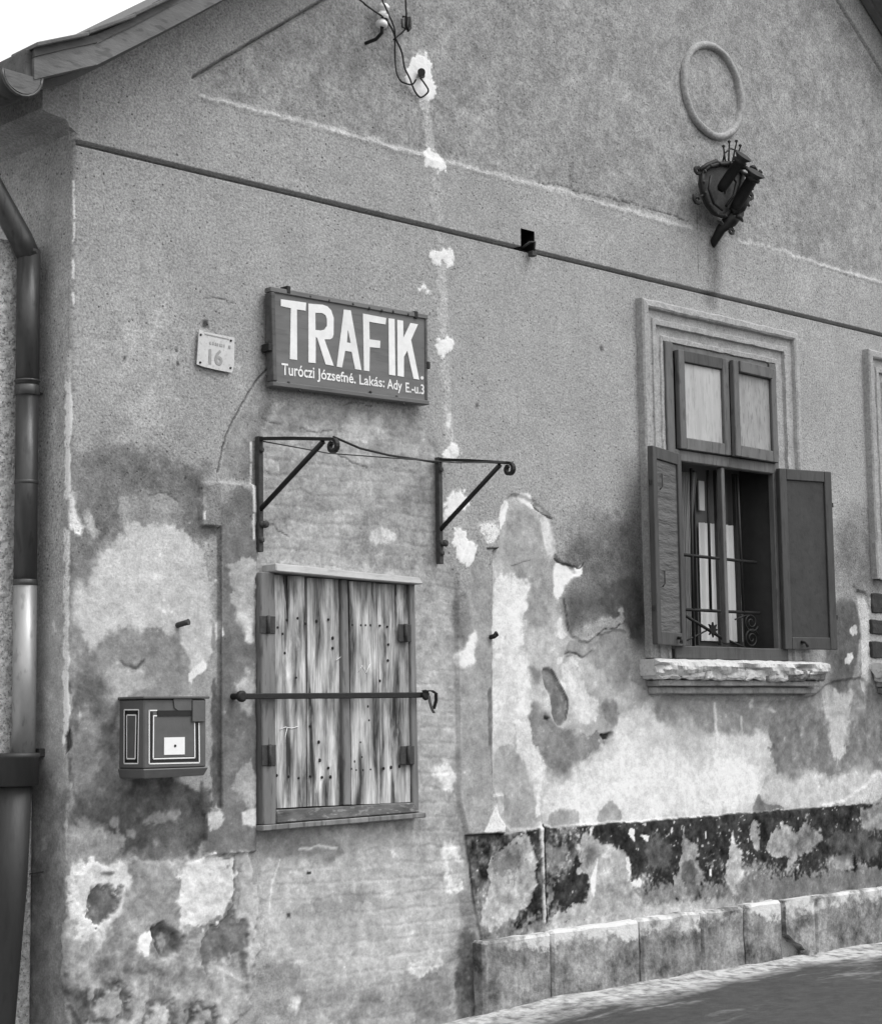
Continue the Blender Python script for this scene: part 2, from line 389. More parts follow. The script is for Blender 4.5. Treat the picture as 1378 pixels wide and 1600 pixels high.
def line(px, v=None, w=.01, soft=.006, warp=.006, h=None, mott=6, g=None, op=1.0, uzp=None, brk=0.0):
    P = uzp if uzp is not None else uz(px)
    if warp > .0035 and len(P) > 2: P = chaikin(P, False, 2)
    sl = sub(P, w+soft+warp*2.6+.02)
    if U[sl].size == 0: return
    u = U[sl]+1.4*warp*(NW1[sl]+.6*NF1[sl]); z = Z[sl]+1.4*warp*(NW2[sl]+.6*NF2[sl]); s = w*(.5+.35*NF1[sl]*(warp > .0035))-ldist(P, u, z)
    if brk: s = s+brk*(NM[sl]+.6*NS[sl])
    m = np.clip(s/soft+.5, 0, 1)
    paint(m, sl, v, mott, h, 0, g, op)

# -- architecture in relief
TYMP = [(.72, ZL2), (.72, 4.858), (XC, 7.945), (2*XC-.72, 4.858), (2*XC-.72, ZL2)]
H += np.where(Z >= ZB, .014, 0)*(U > -.03); H -= np.where((Z >= ZB-.0225) & (Z <= ZB-.0003), .045, 0)*(U > .01)
patch(None, None, uzp=TYMP, warp=.002, h=-.006, hs=.010)
line(None, None, uzp=[(.70, 4.855), (XC, 7.965), (2*XC-.70, 4.855)], w=.016, soft=.012, warp=.002, h=-.05)
patch(None, 150, uzp=TYMP, warp=.01, soft=.05)
# top ledge of the string course: paler, broken line
for sgm in ([(310, 152), (400, 175), (460, 190), (530, 208), (600, 228), (660, 244)], [(692, 252), (760, 270), (830, 288), (919, 313), (1000, 335), (1078, 358)], [(1150, 377), (1200, 389), (1260, 408), (1320, 427), (1400, 449)]):
    line(sgm, 180, w=.024, soft=.02, warp=.012, h=.007, brk=.007)
line([(840, 285), (900, 298), (960, 312), (1010, 325), (1060, 340), (1075, 345)], 92, w=.006, soft=.006, warp=.012, h=-.006)
# doorway surround
SURL = [(312, 756), (312, 822), (341, 824), (342, 1262), (318, 1266), (319, 1338), (398, 1331), (398, 758), (341, 754)]
patch(SURL, None, warp=.003, h=.024, hs=.004)
SURR = [(742, 822), (778, 812), (778, 857), (766, 860), (766, 1243), (786, 1241), (786, 1302), (728, 1304), (716, 1250), (712, 900)]
patch(SURR, None, warp=.003, h=.022, hs=.004)
INF = [(399, 720), (402, 640), (520, 625), (650, 640), (690, 705), (695, 880), (716, 900), (718, 1250), (728, 1310), (750, 1470), (720, 1640), (399, 1640)]
patch(INF, 160, soft=.03, warp=.02, mott=18, h=-.008, hs=.03, g=.35)
sl = sub(uz(INF), .02); Pin = np.clip(sdist(uz(INF), U[sl], Z[sl])/.04, 0, 1)
wz = Z[sl]+.018*NW1[sl]+.03*NB[sl]+.006*NF1[sl]; row = np.floor(wz/.078); fz_ = np.abs(wz/.078-row-.5)*2; wu = U[sl]+.012*NW2[sl]+(row % 2)*.14; fu_ = np.abs(wu/.28-np.floor(wu/.28)-.5)*2
jm = np.maximum(np.clip((fz_-.72)/.2, 0, 1), np.clip((fu_-.92)/.06, 0, 1))*np.clip(.62+1.1*NM[sl]+.7*NB[sl], 0, 1)*Pin
H[sl] -= .0026*jm; V[sl] -= 5*jm; V[sl] += Pin*(3*np.sin(row*12.9898+np.floor(wu/.28)*78.233)+17*NH[sl]); H[sl] += Pin*(.004*NM[sl]+.0015*NS[sl])
# -- wear and repairs, traced; a few shadows painted in as tone
patch([(165, 380), (275, 380), (295, 760), (185, 770)], 164, soft=.12, warp=.05)
patch([(110, 680), (250, 705), (336, 742), (336, 835), (305, 855), (215, 795), (150, 880), (112, 930)], 120, soft=.06, warp=.05, g=.7)
patch([(335, 770), (395, 760), (395, 880), (345, 880)], 124, soft=.03, warp=.03, g=.7)
patch([(200, 770), (240, 755), (285, 790), (292, 830), (200, 835), (185, 800)], 150, soft=.03, warp=.04, g=.6)
patch([(112, 830), (340, 830), (340, 1100), (112, 1100)], 146, soft=.04, warp=.04, mott=18, g=.35)
patch([(204, 815), (234, 822), (290, 825), (300, 847), (322, 857), (332, 893), (334, 967), (331, 1027), (322, 1037), (297, 1044), (285, 1010), (270, 985), (205, 980), (165, 998), (150, 1022), (140, 994), (115, 967), (117, 917), (147, 903), (147, 880), (160, 860), (187, 840), (197, 827)], 189, soft=.016, warp=.03, mott=14, g=.35, brk=.008)
patch([(150, 1000), (200, 985), (290, 990), (300, 1060), (225, 1050), (180, 1040), (150, 1060)], 141, soft=.03, warp=.025, g=.3)
patch([(290, 900), (331, 900), (332, 1027), (322, 1040), (297, 1046), (300, 1000)], 192, soft=.012, warp=.012, g=.3)
patch([(296, 1042), (326, 1032), (324, 1046), (304, 1056), (298, 1068)], 222, soft=.006, warp=.012)
patch([(185, 1037), (215, 1048), (227, 1028), (226, 1060), (218, 1092), (150, 1092), (148, 1062)], 168, soft=.012, warp=.025, brk=.01)
line([(188, 1034), (200, 1040), (216, 1045), (226, 1030)], 92, w=.012, soft=.01, warp=.01, h=-.004)
line([(235, 775), (250, 768), (265, 772), (278, 783)], 110, w=.006, soft=.006, h=-.003)
patch([(112, 835), (150, 850), (148, 900), (116, 912)], 128, soft=.02, warp=.03, brk=.02)
patch([(108, 762), (119, 773), (118, 795), (132, 815), (131, 838), (112, 832), (103, 806)], 228, soft=.007, warp=.014, h=-.012)
patch([(128, 800), (150, 815), (148, 850), (130, 838)], 172, soft=.02, warp=.03, brk=.01)
patch([(108, 1020), (190, 1080), (190, 1240), (106, 1300)], 118, soft=.04, warp=.05, mott=24, g=.4)
patch([(112, 1120), (150, 1110), (165, 1160), (150, 1230), (115, 1250)], 138, soft=.03, warp=.05, mott=22, brk=.02)
patch([(106, 1225), (340, 1215), (340, 1340), (106, 1345)], 100, soft=.035, warp=.04, mott=22, g=.4)
patch([(108, 1282), (150, 1290), (195, 1300), (190, 1345), (106, 1348)], 150, soft=.025, warp=.03, mott=26, brk=.015)
patch([(225, 1275), (275, 1268), (278, 1280), (232, 1290)], 142, soft=.015, warp=.02, brk=.01)
patch([(330, 1060), (342, 1060), (342, 1260), (330, 1260)], 112, soft=.012, warp=.012)
for q in [[(170, 1280), (186, 1277), (188, 1292), (174, 1295)], [(198, 1298), (212, 1296), (212, 1308), (200, 1308)], [(238, 1312), (248, 1312), (246, 1322), (238, 1320)]]:
    patch(q, 150, soft=.01, warp=.012)
# left jamb
patch([(343, 826), (397, 826), (398, 1332), (320, 1340), (319, 1268), (343, 1264)], 124, soft=.008, warp=.006, mott=12, g=.3)
patch([(312, 757), (341, 752), (341, 822), (312, 820)], 136, soft=.006, warp=.004)
patch([(347, 885), (372, 868), (395, 868), (397, 1010), (384, 995), (376, 975), (362, 945), (352, 915)], 172, soft=.014, warp=.02, brk=.012)
patch([(366, 955), (388, 965), (396, 1000), (385, 1010), (374, 985)], 205, soft=.01, warp=.015)
patch([(358, 1085), (380, 1058), (396, 1050), (396, 1120), (372, 1100)], 180, soft=.014, warp=.02, brk=.012)
patch([(355, 1215), (375, 1190), (397, 1175), (397, 1270), (380, 1262)], 168, soft=.014, warp=.02, brk=.014)
patch([(372, 1268), (397, 1262), (397, 1290), (376, 1288)], 205, soft=.006, warp=.006)
patch([(318, 1268), (342, 1262), (344, 1290), (322, 1300)], 190, soft=.01, warp=.014, brk=.008)
patch([(337, 972), (343, 972), (346, 990), (338, 1000)], 226, soft=.004, warp=.006)
patch([(313, 800), (318, 798), (318, 812), (314, 812)], 220, soft=.004, warp=.004)
line([(341, 824), (342, 1000), (342, 1262)], 96, w=.010, soft=.008, warp=.003)  # shaded left face of the proud jamb, painted as a dark line
line([(341, 738), (350, 690), (372, 640), (402, 592), (426, 570)], 96, w=.009, soft=.007, warp=.005, h=-.006)
patch([(349, 700), (375, 645), (405, 598), (428, 580), (428, 640), (405, 690), (400, 750), (349, 750)], 146, soft=.012, warp=.012, g=.6)
# lower left: crumbled plinth
patch([(104, 1352), (200, 1348), (285, 1346), (350, 1336), (400, 1330), (402, 1640), (90, 1640)], 158, soft=.010, warp=0.027, mott=36, h=.012, hs=.008, hadd=.006, g=.3)
patch([(103, 1352), (196, 1345), (193, 1425), (172, 1458), (130, 1462), (108, 1450)], 208, soft=.012, warp=0.038, mott=18)
patch([(136, 1402), (150, 1386), (176, 1388), (185, 1418), (170, 1446), (148, 1450), (137, 1430)], 120, soft=.008, warp=0.023, h=-.020, hs=.010, mott=34, brk=.018)
patch([(196, 1356), (272, 1352), (276, 1440), (236, 1446), (200, 1425)], 152, soft=.02, warp=0.048, mott=20)
patch([(272, 1350), (366, 1335), (362, 1425), (330, 1445), (300, 1458), (278, 1440), (278, 1400)], 216, soft=.014, warp=0.038, mott=14)
patch([(366, 1338), (399, 1330), (399, 1490), (384, 1545), (376, 1430)], 182, soft=.012, warp=0.028, mott=18)
line([(363, 1335), (364, 1400), (363, 1425), (340, 1444), (315, 1458), (312, 1480), (322, 1520)], 112, w=.009, soft=.008, warp=0.015, h=-.006)
patch([(212, 1472), (222, 1460), (236, 1452), (237, 1482), (222, 1491), (214, 1486)], 234, soft=.008, warp=0.023)
patch([(233, 1446), (262, 1443), (284, 1462), (282, 1480), (268, 1492), (244, 1488), (238, 1470)], 112, soft=.009, warp=0.023, h=-.028, hs=.012, mott=36)
patch([(246, 1458), (262, 1456), (264, 1484), (250, 1484)], 160, soft=.012, warp=0.023)
patch([(311, 1462), (340, 1446), (366, 1426), (388, 1456), (386, 1480), (380, 1500), (386, 1545), (372, 1530), (335, 1500), (320, 1520)], 118, soft=.012, warp=0.034, h=-.010, hs=.01, mott=20)
patch([(330, 1498), (376, 1496), (380, 1545), (352, 1565), (328, 1545)], 165, soft=.02, warp=0.038, mott=22)
for q, v0, v1 in [([(138, 1545), (165, 1532), (195, 1545), (202, 1580), (190, 1605), (140, 1610)], 112, 158), ([(222, 1575), (245, 1556), (268, 1565), (276, 1600), (255, 1625), (220, 1615)], 122, 172), ([(284, 1575), (310, 1562), (335, 1580), (340, 1620), (290, 1625)], 108, 140)]:
    patch(q, v0, soft=.012, warp=0.027, h=-.012, hs=.012, mott=34, brk=.018)
    c = (sum(p[0] for p in q)/len(q), sum(p[1] for p in q)/len(q))
    patch([(c[0]+(x-c[0])*.62, c[1]+(y-c[1])*.62) for x, y in q], v1, soft=.014, warp=0.027, h=.008, hs=.012, mott=34, brk=.018)
patch([(100, 1525), (136, 1535), (135, 1620), (95, 1620)], 92, soft=.02, warp=0.057, mott=34, brk=.02)
patch([(150, 1480), (205, 1500), (300, 1500), (300, 1545), (210, 1550), (140, 1530)], 132, soft=.03, warp=0.076, mott=36, brk=.02)
patch([(155, 1366), (176, 1362), (177, 1368), (158, 1372)], 120, soft=.006, warp=0.011)
# blocked doorway, above the hatch
for q, v in [([(436, 812), (550, 798), (548, 852), (440, 842)], 174), ([(578, 834), (600, 826), (622, 834), (622, 851), (582, 850)], 208), ([(520, 672), (560, 655), (610, 652), (604, 682), (545, 690)], 184), ([(432, 632), (446, 626), (446, 640), (434, 645)], 205), ([(415, 700), (470, 690), (470, 720), (415, 722)], 172), ([(412, 720), (436, 724), (440, 735), (414, 734)], 190), ([(545, 730), (590, 735), (620, 770), (560, 760)], 172), ([(480, 655), (500, 655), (500, 672), (480, 675)], 180), ([(440, 880), (560, 882), (600, 890), (560, 898), (440, 893)], 178), ([(640, 880), (672, 872), (682, 930), (660, 960), (640, 950)], 178), ([(615, 770), (680, 760), (680, 800), (630, 810)], 150), ([(410, 660), (520, 640), (560, 648), (430, 690)], 150), ([(600, 860), (640, 845), (660, 870), (640, 895), (610, 885)], 150), ([(655, 740), (668, 735), (668, 790), (655, 780)], 138)]:
    patch(q, v, soft=.016, warp=.022, op=.85, brk=.010)
for q in [[(410, 650), (425, 660), (440, 662)], [(470, 668), (492, 676), (520, 672)], [(530, 712), (548, 722), (575, 728)], [(416, 735), (424, 742)], [(420, 820), (432, 818), (440, 832), (452, 836)], [(540, 632), (560, 626), (580, 632)]]:
    line(q, 108, w=.008, soft=.008, warp=.012, h=-.003)
for y0, y1 in ((692, 720), (726, 748), (752, 800), (806, 842)): line([(392, y0), (393, y1)], 222, w=.014, soft=.006, warp=.003)
# around the hatch
patch([(640, 930), (715, 920), (718, 1290), (655, 1300), (645, 1100)], 166, soft=.03, warp=.03, mott=18)
patch([(400, 1295), (720, 1290), (722, 1530), (400, 1530)], 176, soft=.04, warp=.04, mott=17)
patch([(402, 1300), (480, 1296), (560, 1330), (500, 1350), (402, 1345)], 150, soft=.03, warp=.03)
patch([(402, 1545), (560, 1540), (720, 1560), (720, 1640), (402, 1640)], 146, soft=.05, warp=.05, mott=24)
for q, v in [([(450, 1418), (540, 1395), (565, 1400), (560, 1425), (470, 1440)], 152), ([(560, 1545), (600, 1550), (590, 1590), (560, 1585)], 132), ([(635, 1530), (700, 1520), (715, 1580), (650, 1600)], 130), ([(402, 1510), (470, 1508), (478, 1540), (402, 1545)], 140), ([(640, 1500), (690, 1490), (700, 1515), (640, 1525)], 205), ([(450, 1560), (472, 1555), (474, 1575), (452, 1578)], 208), ([(596, 1410), (640, 1412), (645, 1425), (600, 1428)], 158), ([(556, 1385), (572, 1385), (572, 1415), (556, 1412)], 145), ([(475, 1340), (490, 1345), (485, 1365), (470, 1362)], 198), ([(652, 1320), (664, 1320), (664, 1350), (652, 1352)], 146)]:
    patch(q, v, soft=.018, warp=.025, op=.8, brk=.012)
for q in [[(440, 1345), (430, 1370), (424, 1400), (422, 1420)], [(470, 1325), (500, 1324), (528, 1325)]]:
    line(q, 208, w=.012, soft=.010, warp=.01)
patch([(481, 1361), (487, 1361), (487, 1366), (481, 1366)], 70, soft=.004, warp=.003); patch([(449, 1427), (456, 1427), (456, 1434), (450, 1434)], 90, soft=.006, warp=.003)
# right jamb
patch([(716, 900), (766, 862), (766, 1245), (728, 1300), (718, 1200)], 156, soft=.010, warp=.012, mott=12, g=.3)
patch([(708, 930), (730, 925), (733, 1000), (722, 1016), (710, 985)], 132, soft=.010, warp=.012)
patch([(712, 1018), (722, 1016), (736, 985), (742, 992), (738, 1020), (741, 1038), (724, 1045), (712, 1042)], 224, soft=.007, warp=.014)
patch([(678, 1195), (712, 1200), (711, 1245), (700, 1235), (684, 1215)], 216, soft=.012, warp=.02, brk=.01)
patch([(690, 1320), (722, 1305), (724, 1400), (700, 1395), (696, 1350)], 214, soft=.014, warp=.022, brk=.012)
patch([(700, 1345), (720, 1340), (726, 1372), (708, 1380)], 150, soft=.02, warp=.03, brk=.03, op=.7)
patch([(728, 1250), (786, 1242), (786, 1301), (730, 1303)], 160, soft=.006, warp=.004)
patch([(768, 1262), (786, 1245), (786, 1300), (752, 1301)], 222, soft=.012, warp=.006)
line([(728, 1305), (760, 1303), (786, 1303)], 56, w=.012, soft=.006, warp=.002)  # shadow under the base block, painted as a dark line
line([(766, 862), (766, 1000), (764, 1080)], 104, w=.006, soft=.006, warp=.003)
line([(761, 1078), (762, 1160)], 112, w=.030, soft=.012, warp=.004)
line([(762, 1160), (766, 1240)], 124, w=.008, soft=.008, warp=.003)
line([(757, 857), (777, 857)], 56, w=.012, soft=.006, warp=.002)  # painted shadow the capital casts below itself
patch([(745, 824), (778, 816), (777, 840), (760, 852), (752, 838)], 214, soft=.008, warp=.012, brk=.006)
patch([(714, 1440), (752, 1466), (760, 1640), (712, 1640)], 96, soft=.018, warp=.018, mott=24)
patch([(716, 1390), (745, 1400), (752, 1460), (722, 1445)], 140, soft=.015, warp=.02, mott=22)
line([(753, 1470), (755, 1530), (758, 1600)], 48, w=.030, soft=.02, warp=.004)
# chased cable channel with lime dabs
line([(654, 85), (660, 155), (668, 200), (672, 250)], 178, w=.075, soft=.02, warp=.012, h=.003)
line([(677, 270), (680, 330), (688, 392)], 168, w=.065, soft=.03, warp=.014, h=.003)
line([(690, 410), (691, 470), (692, 540), (696, 600), (700, 660), (708, 700)], 176, w=.068, soft=.022, warp=.014, h=.003)
line([(708, 700), (716, 760), (720, 830), (724, 900)], 166, w=.08, soft=.04, warp=.02, h=.002)
for q, v in [([(634, 112), (643, 86), (652, 82), (662, 86), (674, 110), (680, 140), (672, 160), (660, 150), (648, 155), (632, 138)], 236), ([(658, 246), (668, 233), (685, 241), (695, 262), (690, 273), (666, 268), (660, 256)], 232), ([(672, 386), (699, 386), (709, 400), (702, 418), (684, 410), (674, 404)], 230), ([(677, 530), (705, 528), (708, 546), (690, 561), (681, 550)], 232), ([(689, 702), (711, 690), (716, 712), (693, 719)], 216), ([(694, 776), (716, 762), (736, 776), (726, 796), (704, 798), (694, 812)], 230), ([(706, 832), (720, 825), (740, 848), (736, 884), (722, 888), (708, 868)], 236), ([(656, 447), (668, 452), (670, 463), (659, 460)], 226), ([(694, 640), (706, 640), (708, 668), (696, 665)], 200)]:
    patch(q, v, soft=.006, warp=.026, h=.004, g=.3, brk=.012)
# peeled coat to the right of the doorway
PEEL = [(780, 822), (792, 775), (806, 774), (829, 776), (843, 792), (862, 810), (868, 850), (867, 875), (905, 890), (880, 928), (884, 960), (891, 990), (915, 1005), (936, 990), (975, 980), (985, 1010), (990, 1090), (1260, 1100), (1300, 1060), (1378, 1060), (1378, 1258), (1050, 1280), (848, 1292), (788, 1300), (768, 1245), (768, 860), (778, 856)]
patch(PEEL, 180, soft=.008, warp=.010, mott=15, h=-.012, hs=.006, g=.25)
patch([(800, 790), (842, 800), (856, 870), (866, 980), (820, 985), (800, 880), (785, 850)], 158, soft=.02, warp=.02, g=.2)
patch([(769, 908), (795, 898), (821, 902), (829, 919), (826, 949), (812, 985), (824, 1004), (800, 1030), (769, 1010)], 216, soft=.012, warp=.026, brk=.014, g=.2)
patch([(768, 1000), (821, 1010), (838, 1050), (812, 1075), (806, 1190), (770, 1200)], 204, soft=.02, warp=.03, mott=18, brk=.012)
patch([(806, 1060), (832, 1055), (828, 1090), (840, 1150), (858, 1185), (850, 1240), (846, 1290), (815, 1240), (808, 1150)], 216, soft=.014, warp=.02)
patch([(775, 1160), (812, 1170), (835, 1215), (845, 1285), (790, 1295), (786, 1240), (768, 1235)], 164, soft=.016, warp=.022, mott=16)
patch([(829, 1084), (854, 1111), (876, 1139), (936, 1150), (969, 1147), (962, 1185), (910, 1215), (880, 1232), (856, 1205), (832, 1147)], 138, soft=.016, warp=.03, brk=.014)
patch([(876, 1037), (903, 1028), (905, 1056), (950, 1119), (912, 1139), (892, 1097)], 208, soft=.014, warp=.022, brk=.012)
patch([(848, 1044), (863, 1046), (881, 1076), (892, 1095), (886, 1123), (876, 1137), (868, 1125), (865, 1097), (853, 1070)], 124, soft=.006, warp=.010, h=-.014, hs=.006)
line([(864, 1046), (882, 1076), (892, 1096), (886, 1124)], 84, w=.008, soft=.006, warp=.004)
patch([(850, 1068), (862, 1080), (866, 1110), (856, 1118), (848, 1095)], 186, soft=.012, warp=.015)
patch([(830, 1040), (850, 1046), (846, 1068), (832, 1060)], 138, soft=.012, warp=.015)
patch([(852, 1118), (862, 1122), (858, 1127), (852, 1124)], 72, soft=.005, warp=.004, h=-.006)
patch([(934, 987), (975, 979), (983, 1015), (988, 1075), (960, 1090), (938, 1042)], 158, soft=.03, warp=.02)
patch([(938, 1094), (966, 1090), (970, 1140), (948, 1130)], 142, soft=.02, warp=.025)
patch([(890, 995), (905, 1000), (935, 990), (936, 1012), (912, 1030), (898, 1022), (882, 1030)], 150, soft=.010, warp=.014, h=.006)
line([(884, 1022), (890, 1019), (903, 1022), (912, 1030), (934, 1010), (934, 992), (942, 983), (962, 982), (970, 974)], 84, w=.008, soft=.007, warp=.005, h=-.006)
patch([(939, 1148), (950, 1144), (960, 1141), (960, 1152), (944, 1156)], 66, soft=.008, warp=.008, h=-.012)
# remnant of old dark coat left of the window, painted shutter shade fading above
patch([(872, 830), (1000, 790), (1000, 940), (874, 930)], 118, soft=.13, warp=.05, g=.9)
patch([(884, 935), (915, 920), (960, 905), (1010, 900), (1010, 1010), (986, 1002), (974, 966), (940, 962), (905, 974), (893, 992), (886, 960)], 96, soft=.05, warp=.02, g=.4, mott=8)
patch([(905, 1000), (975, 985), (985, 1010), (990, 1060), (930, 1040), (900, 1022)], 156, soft=.014, warp=.02, g=.25)
patch([(906, 978), (930, 966), (964, 966), (970, 950), (974, 948), (971, 974), (940, 986), (909, 988)], 160, soft=.010, warp=.016, brk=.010)
for q, v in [([(791, 778), (796, 789), (792, 811), (782, 832), (778, 820), (782, 797)], 236), ([(807, 773), (828, 766), (833, 784), (848, 796), (863, 812), (843, 800), (826, 790), (810, 780)], 240), ([(844, 806), (864, 811), (868, 850), (868, 869), (854, 866), (848, 831)], 202), ([(868, 877), (876, 883), (901, 888), (910, 882), (910, 897), (887, 909), (880, 928), (871, 940), (866, 906)], 234), ([(873, 966), (880, 962), (882, 982), (889, 994), (876, 997), (871, 983)], 216), ([(872, 1030), (882, 1022), (884, 1030), (874, 1042)], 210)]:
    patch(q, v, soft=.005, warp=.010, g=.1)
line([(832, 786), (840, 796), (850, 803), (862, 811)], 60, w=.008, soft=.006, warp=.004, h=-.006)
line([(868, 873), (876, 880), (895, 884), (906, 890), (911, 880)], 60, w=.008, soft=.006, warp=.004, h=-.006)
line([(881, 935), (885, 960), (889, 985)], 80, w=.007, soft=.006, warp=.004)
line([(800, 884), (815, 880), (830, 875)], 112, w=.006, soft=.006, warp=.006)
# under the windows
patch([(850, 1238), (900, 1200), (960, 1150), (1000, 1092), (1060, 1105), (1180, 1110), (1268, 1098), (1215, 1150), (1198, 1200), (1190, 1268), (1050, 1279), (850, 1292)], 208, soft=.05, warp=.04, mott=14, g=.2)
patch([(860, 1250), (1000, 1180), (1185, 1175), (1190, 1268), (1050, 1279), (860, 1291)], 220, soft=.07, warp=.04, mott=10)
patch([(1010, 1088), (1262, 1088), (1245, 1130), (1180, 1150), (1040, 1140)], 152, soft=.07, warp=.035, brk=.014)
patch([(860, 1265), (905, 1262), (910, 1288), (855, 1294)], 160, soft=.012, warp=.016)
patch([(940, 1258), (965, 1250), (975, 1285), (935, 1288)], 168, soft=.012, warp=.016)
patch([(1050, 1120), (1100, 1115), (1120, 1200), (1070, 1210)], 186, soft=.05, warp=.05, op=.7)
line([(1118, 1100), (1124, 1180), (1128, 1268)], 226, w=.024, soft=.02, warp=.008, op=.8)
line([(1160, 1120), (1164, 1200)], 222, w=.014, soft=.014, warp=.008, op=.7)
patch([(1198, 1120), (1268, 1050), (1320, 1020), (1378, 1040), (1400, 1205), (1340, 1200), (1300, 1218), (1262, 1200), (1232, 1222), (1205, 1190)], 134, soft=.035, warp=.04, mott=22, brk=.016)
patch([(1290, 1075), (1312, 1090), (1330, 1080), (1326, 1180), (1308, 1196), (1294, 1140)], 190, soft=.03, warp=.03, brk=.014)
patch([(1192, 1222), (1215, 1212), (1240, 1232), (1265, 1210), (1300, 1225), (1340, 1205), (1400, 1205), (1400, 1252), (1195, 1266)], 194, soft=.010, warp=.02, brk=.012)
patch([(1178, 1262), (1188, 1236), (1195, 1256), (1240, 1262), (1180, 1272)], 132, soft=.008, warp=.01)
patch([(1294, 945), (1336, 925), (1346, 1010), (1322, 1085), (1300, 1080), (1286, 1040)], 104, soft=.018, warp=.016, mott=10, g=.3)
patch([(1290, 1060), (1310, 1090), (1335, 1075), (1330, 1120), (1290, 1120)], 172, soft=.014, warp=.022, brk=.014)
for q in [[(1326, 985), (1338, 975), (1340, 990), (1330, 996)], [(1318, 1028), (1332, 1015), (1332, 1030), (1318, 1040)], [(1202, 1102), (1215, 1100), (1214, 1115), (1203, 1112)], [(1168, 1095), (1180, 1093), (1176, 1110)]]:
    patch(q, 196, soft=.008, warp=.014, brk=.006)
patch([(1336, 920), (1345, 926), (1357, 930), (1362, 1030), (1356, 1085), (1346, 1075), (1348, 1000), (1342, 950)], 190, soft=.008, warp=.012, h=-.014, hs=.008)
line([(1333, 917), (1342, 925), (1352, 926)], 66, w=.012, soft=.008, warp=.006, h=-.008)
patch([(1305, 800), (1400, 800), (1400, 930), (1305, 930)], 126, soft=.10, warp=.06)
patch([(1180, 1098), (1262, 1090), (1290, 1030), (1300, 1050), (1250, 1120)], 138, soft=.03, warp=.03)
# tarred plinth band and its scars
patch([(726, 1306), (786, 1304), (846, 1294), (1050, 1280), (1420, 1250), (1420, 1392), (1000, 1446), (752, 1474), (738, 1400)], 68, soft=.006, warp=.006, mott=16, h=.004, hs=.004, g=.6)
BAND = uz([(726, 1306), (786, 1304), (846, 1294), (1050, 1280), (1420, 1250), (1420, 1392), (1000, 1446), (752, 1474), (738, 1400)])
sl = sub(BAND, .02); bm_ = np.clip(sdist(BAND, U[sl], Z[sl])/.012, 0, 1)
worn = np.clip((.62-Z[sl]+.22*NE[sl]+.16*NC[sl]+.10*NR[sl])/.10, 0, 1)*np.clip((Z[sl]-.30)/.05, 0, 1)
left = np.clip((3.35-U[sl]+.5*NC[sl]+.4*NE[sl])/.25, 0, 1)*np.clip(.55+NC[sl]+.8*NE[sl], 0, 1)
V[sl] += bm_*(np.maximum(worn*.85, left*.8)*(142+26*NC[sl]+16*NR[sl]-V[sl]))
fl = np.clip((NR[sl]+.55*NC[sl]+.35*NE[sl]-.62)/.12, 0, 1)
V[sl] += bm_*fl*(178-V[sl])*.8; V[sl] += bm_*(14*NC[sl]+10*NR[sl])
for q, v in [([(758, 1354), (784, 1319), (816, 1306), (818, 1296), (826, 1308), (838, 1343), (833, 1412), (787, 1441), (758, 1455), (748, 1435), (767, 1383)], 162), ([(851, 1316), (863, 1314), (872, 1324), (880, 1308), (884, 1343), (871, 1356), (854, 1351)], 136), ([(900, 1351), (906, 1308), (918, 1291), (929, 1308), (947, 1322), (973, 1322), (979, 1343), (984, 1377), (999, 1401), (1008, 1414), (961, 1429), (863, 1443), (851, 1437), (903, 1408), (925, 1401), (917, 1368), (894, 1372)], 168), ([(1063, 1284), (1068, 1312), (1088, 1317), (1089, 1345), (1098, 1366), (1090, 1385), (1070, 1402), (1052, 1388), (1052, 1366), (1062, 1350)], 150), ([(1144, 1290), (1149, 1317), (1158, 1336), (1159, 1372), (1151, 1401), (1134, 1383), (1137, 1345), (1141, 1317)], 170), ([(1180, 1276), (1188, 1290), (1186, 1312), (1181, 1335), (1167, 1301)], 152), ([(1189, 1331), (1203, 1312), (1214, 1295), (1233, 1283), (1236, 1301), (1258, 1290), (1261, 1270), (1264, 1295), (1287, 1301), (1285, 1317), (1263, 1334), (1241, 1345), (1230, 1372), (1233, 1336), (1203, 1336)], 148), ([(1350, 1255), (1400, 1252), (1376, 1297), (1357, 1301), (1340, 1282)], 136), ([(1299, 1338), (1320, 1330), (1332, 1333), (1335, 1356), (1307, 1361)], 138), ([(1312, 1298), (1330, 1292), (1334, 1308), (1318, 1312)], 120), ([(852, 1360), (866, 1362), (864, 1410), (852, 1420)], 142)]:
    patch(q, v, soft=.006, warp=.020, mott=44, h=-.004, hs=.004, g=.3, brk=.016)
patch([(770, 1330), (800, 1320), (815, 1345), (800, 1368), (775, 1365)], 104, soft=.025, warp=.04, brk=.05, op=.7)
patch([(905, 1318), (928, 1312), (930, 1350), (912, 1360)], 100, soft=.016, warp=.03, brk=.05, op=.75)
patch([(1068, 1345), (1086, 1350), (1088, 1392), (1066, 1395)], 92, soft=.012, warp=.025, brk=.03, op=.8)
patch([(1002, 1312), (1046, 1308), (1050, 1360), (1010, 1352)], 92, soft=.02, warp=.02, brk=.02, mott=30)
patch([(1288, 1300), (1340, 1290), (1378, 1310), (1378, 1345), (1300, 1340)], 92, soft=.03, warp=.03, brk=.02, mott=26)
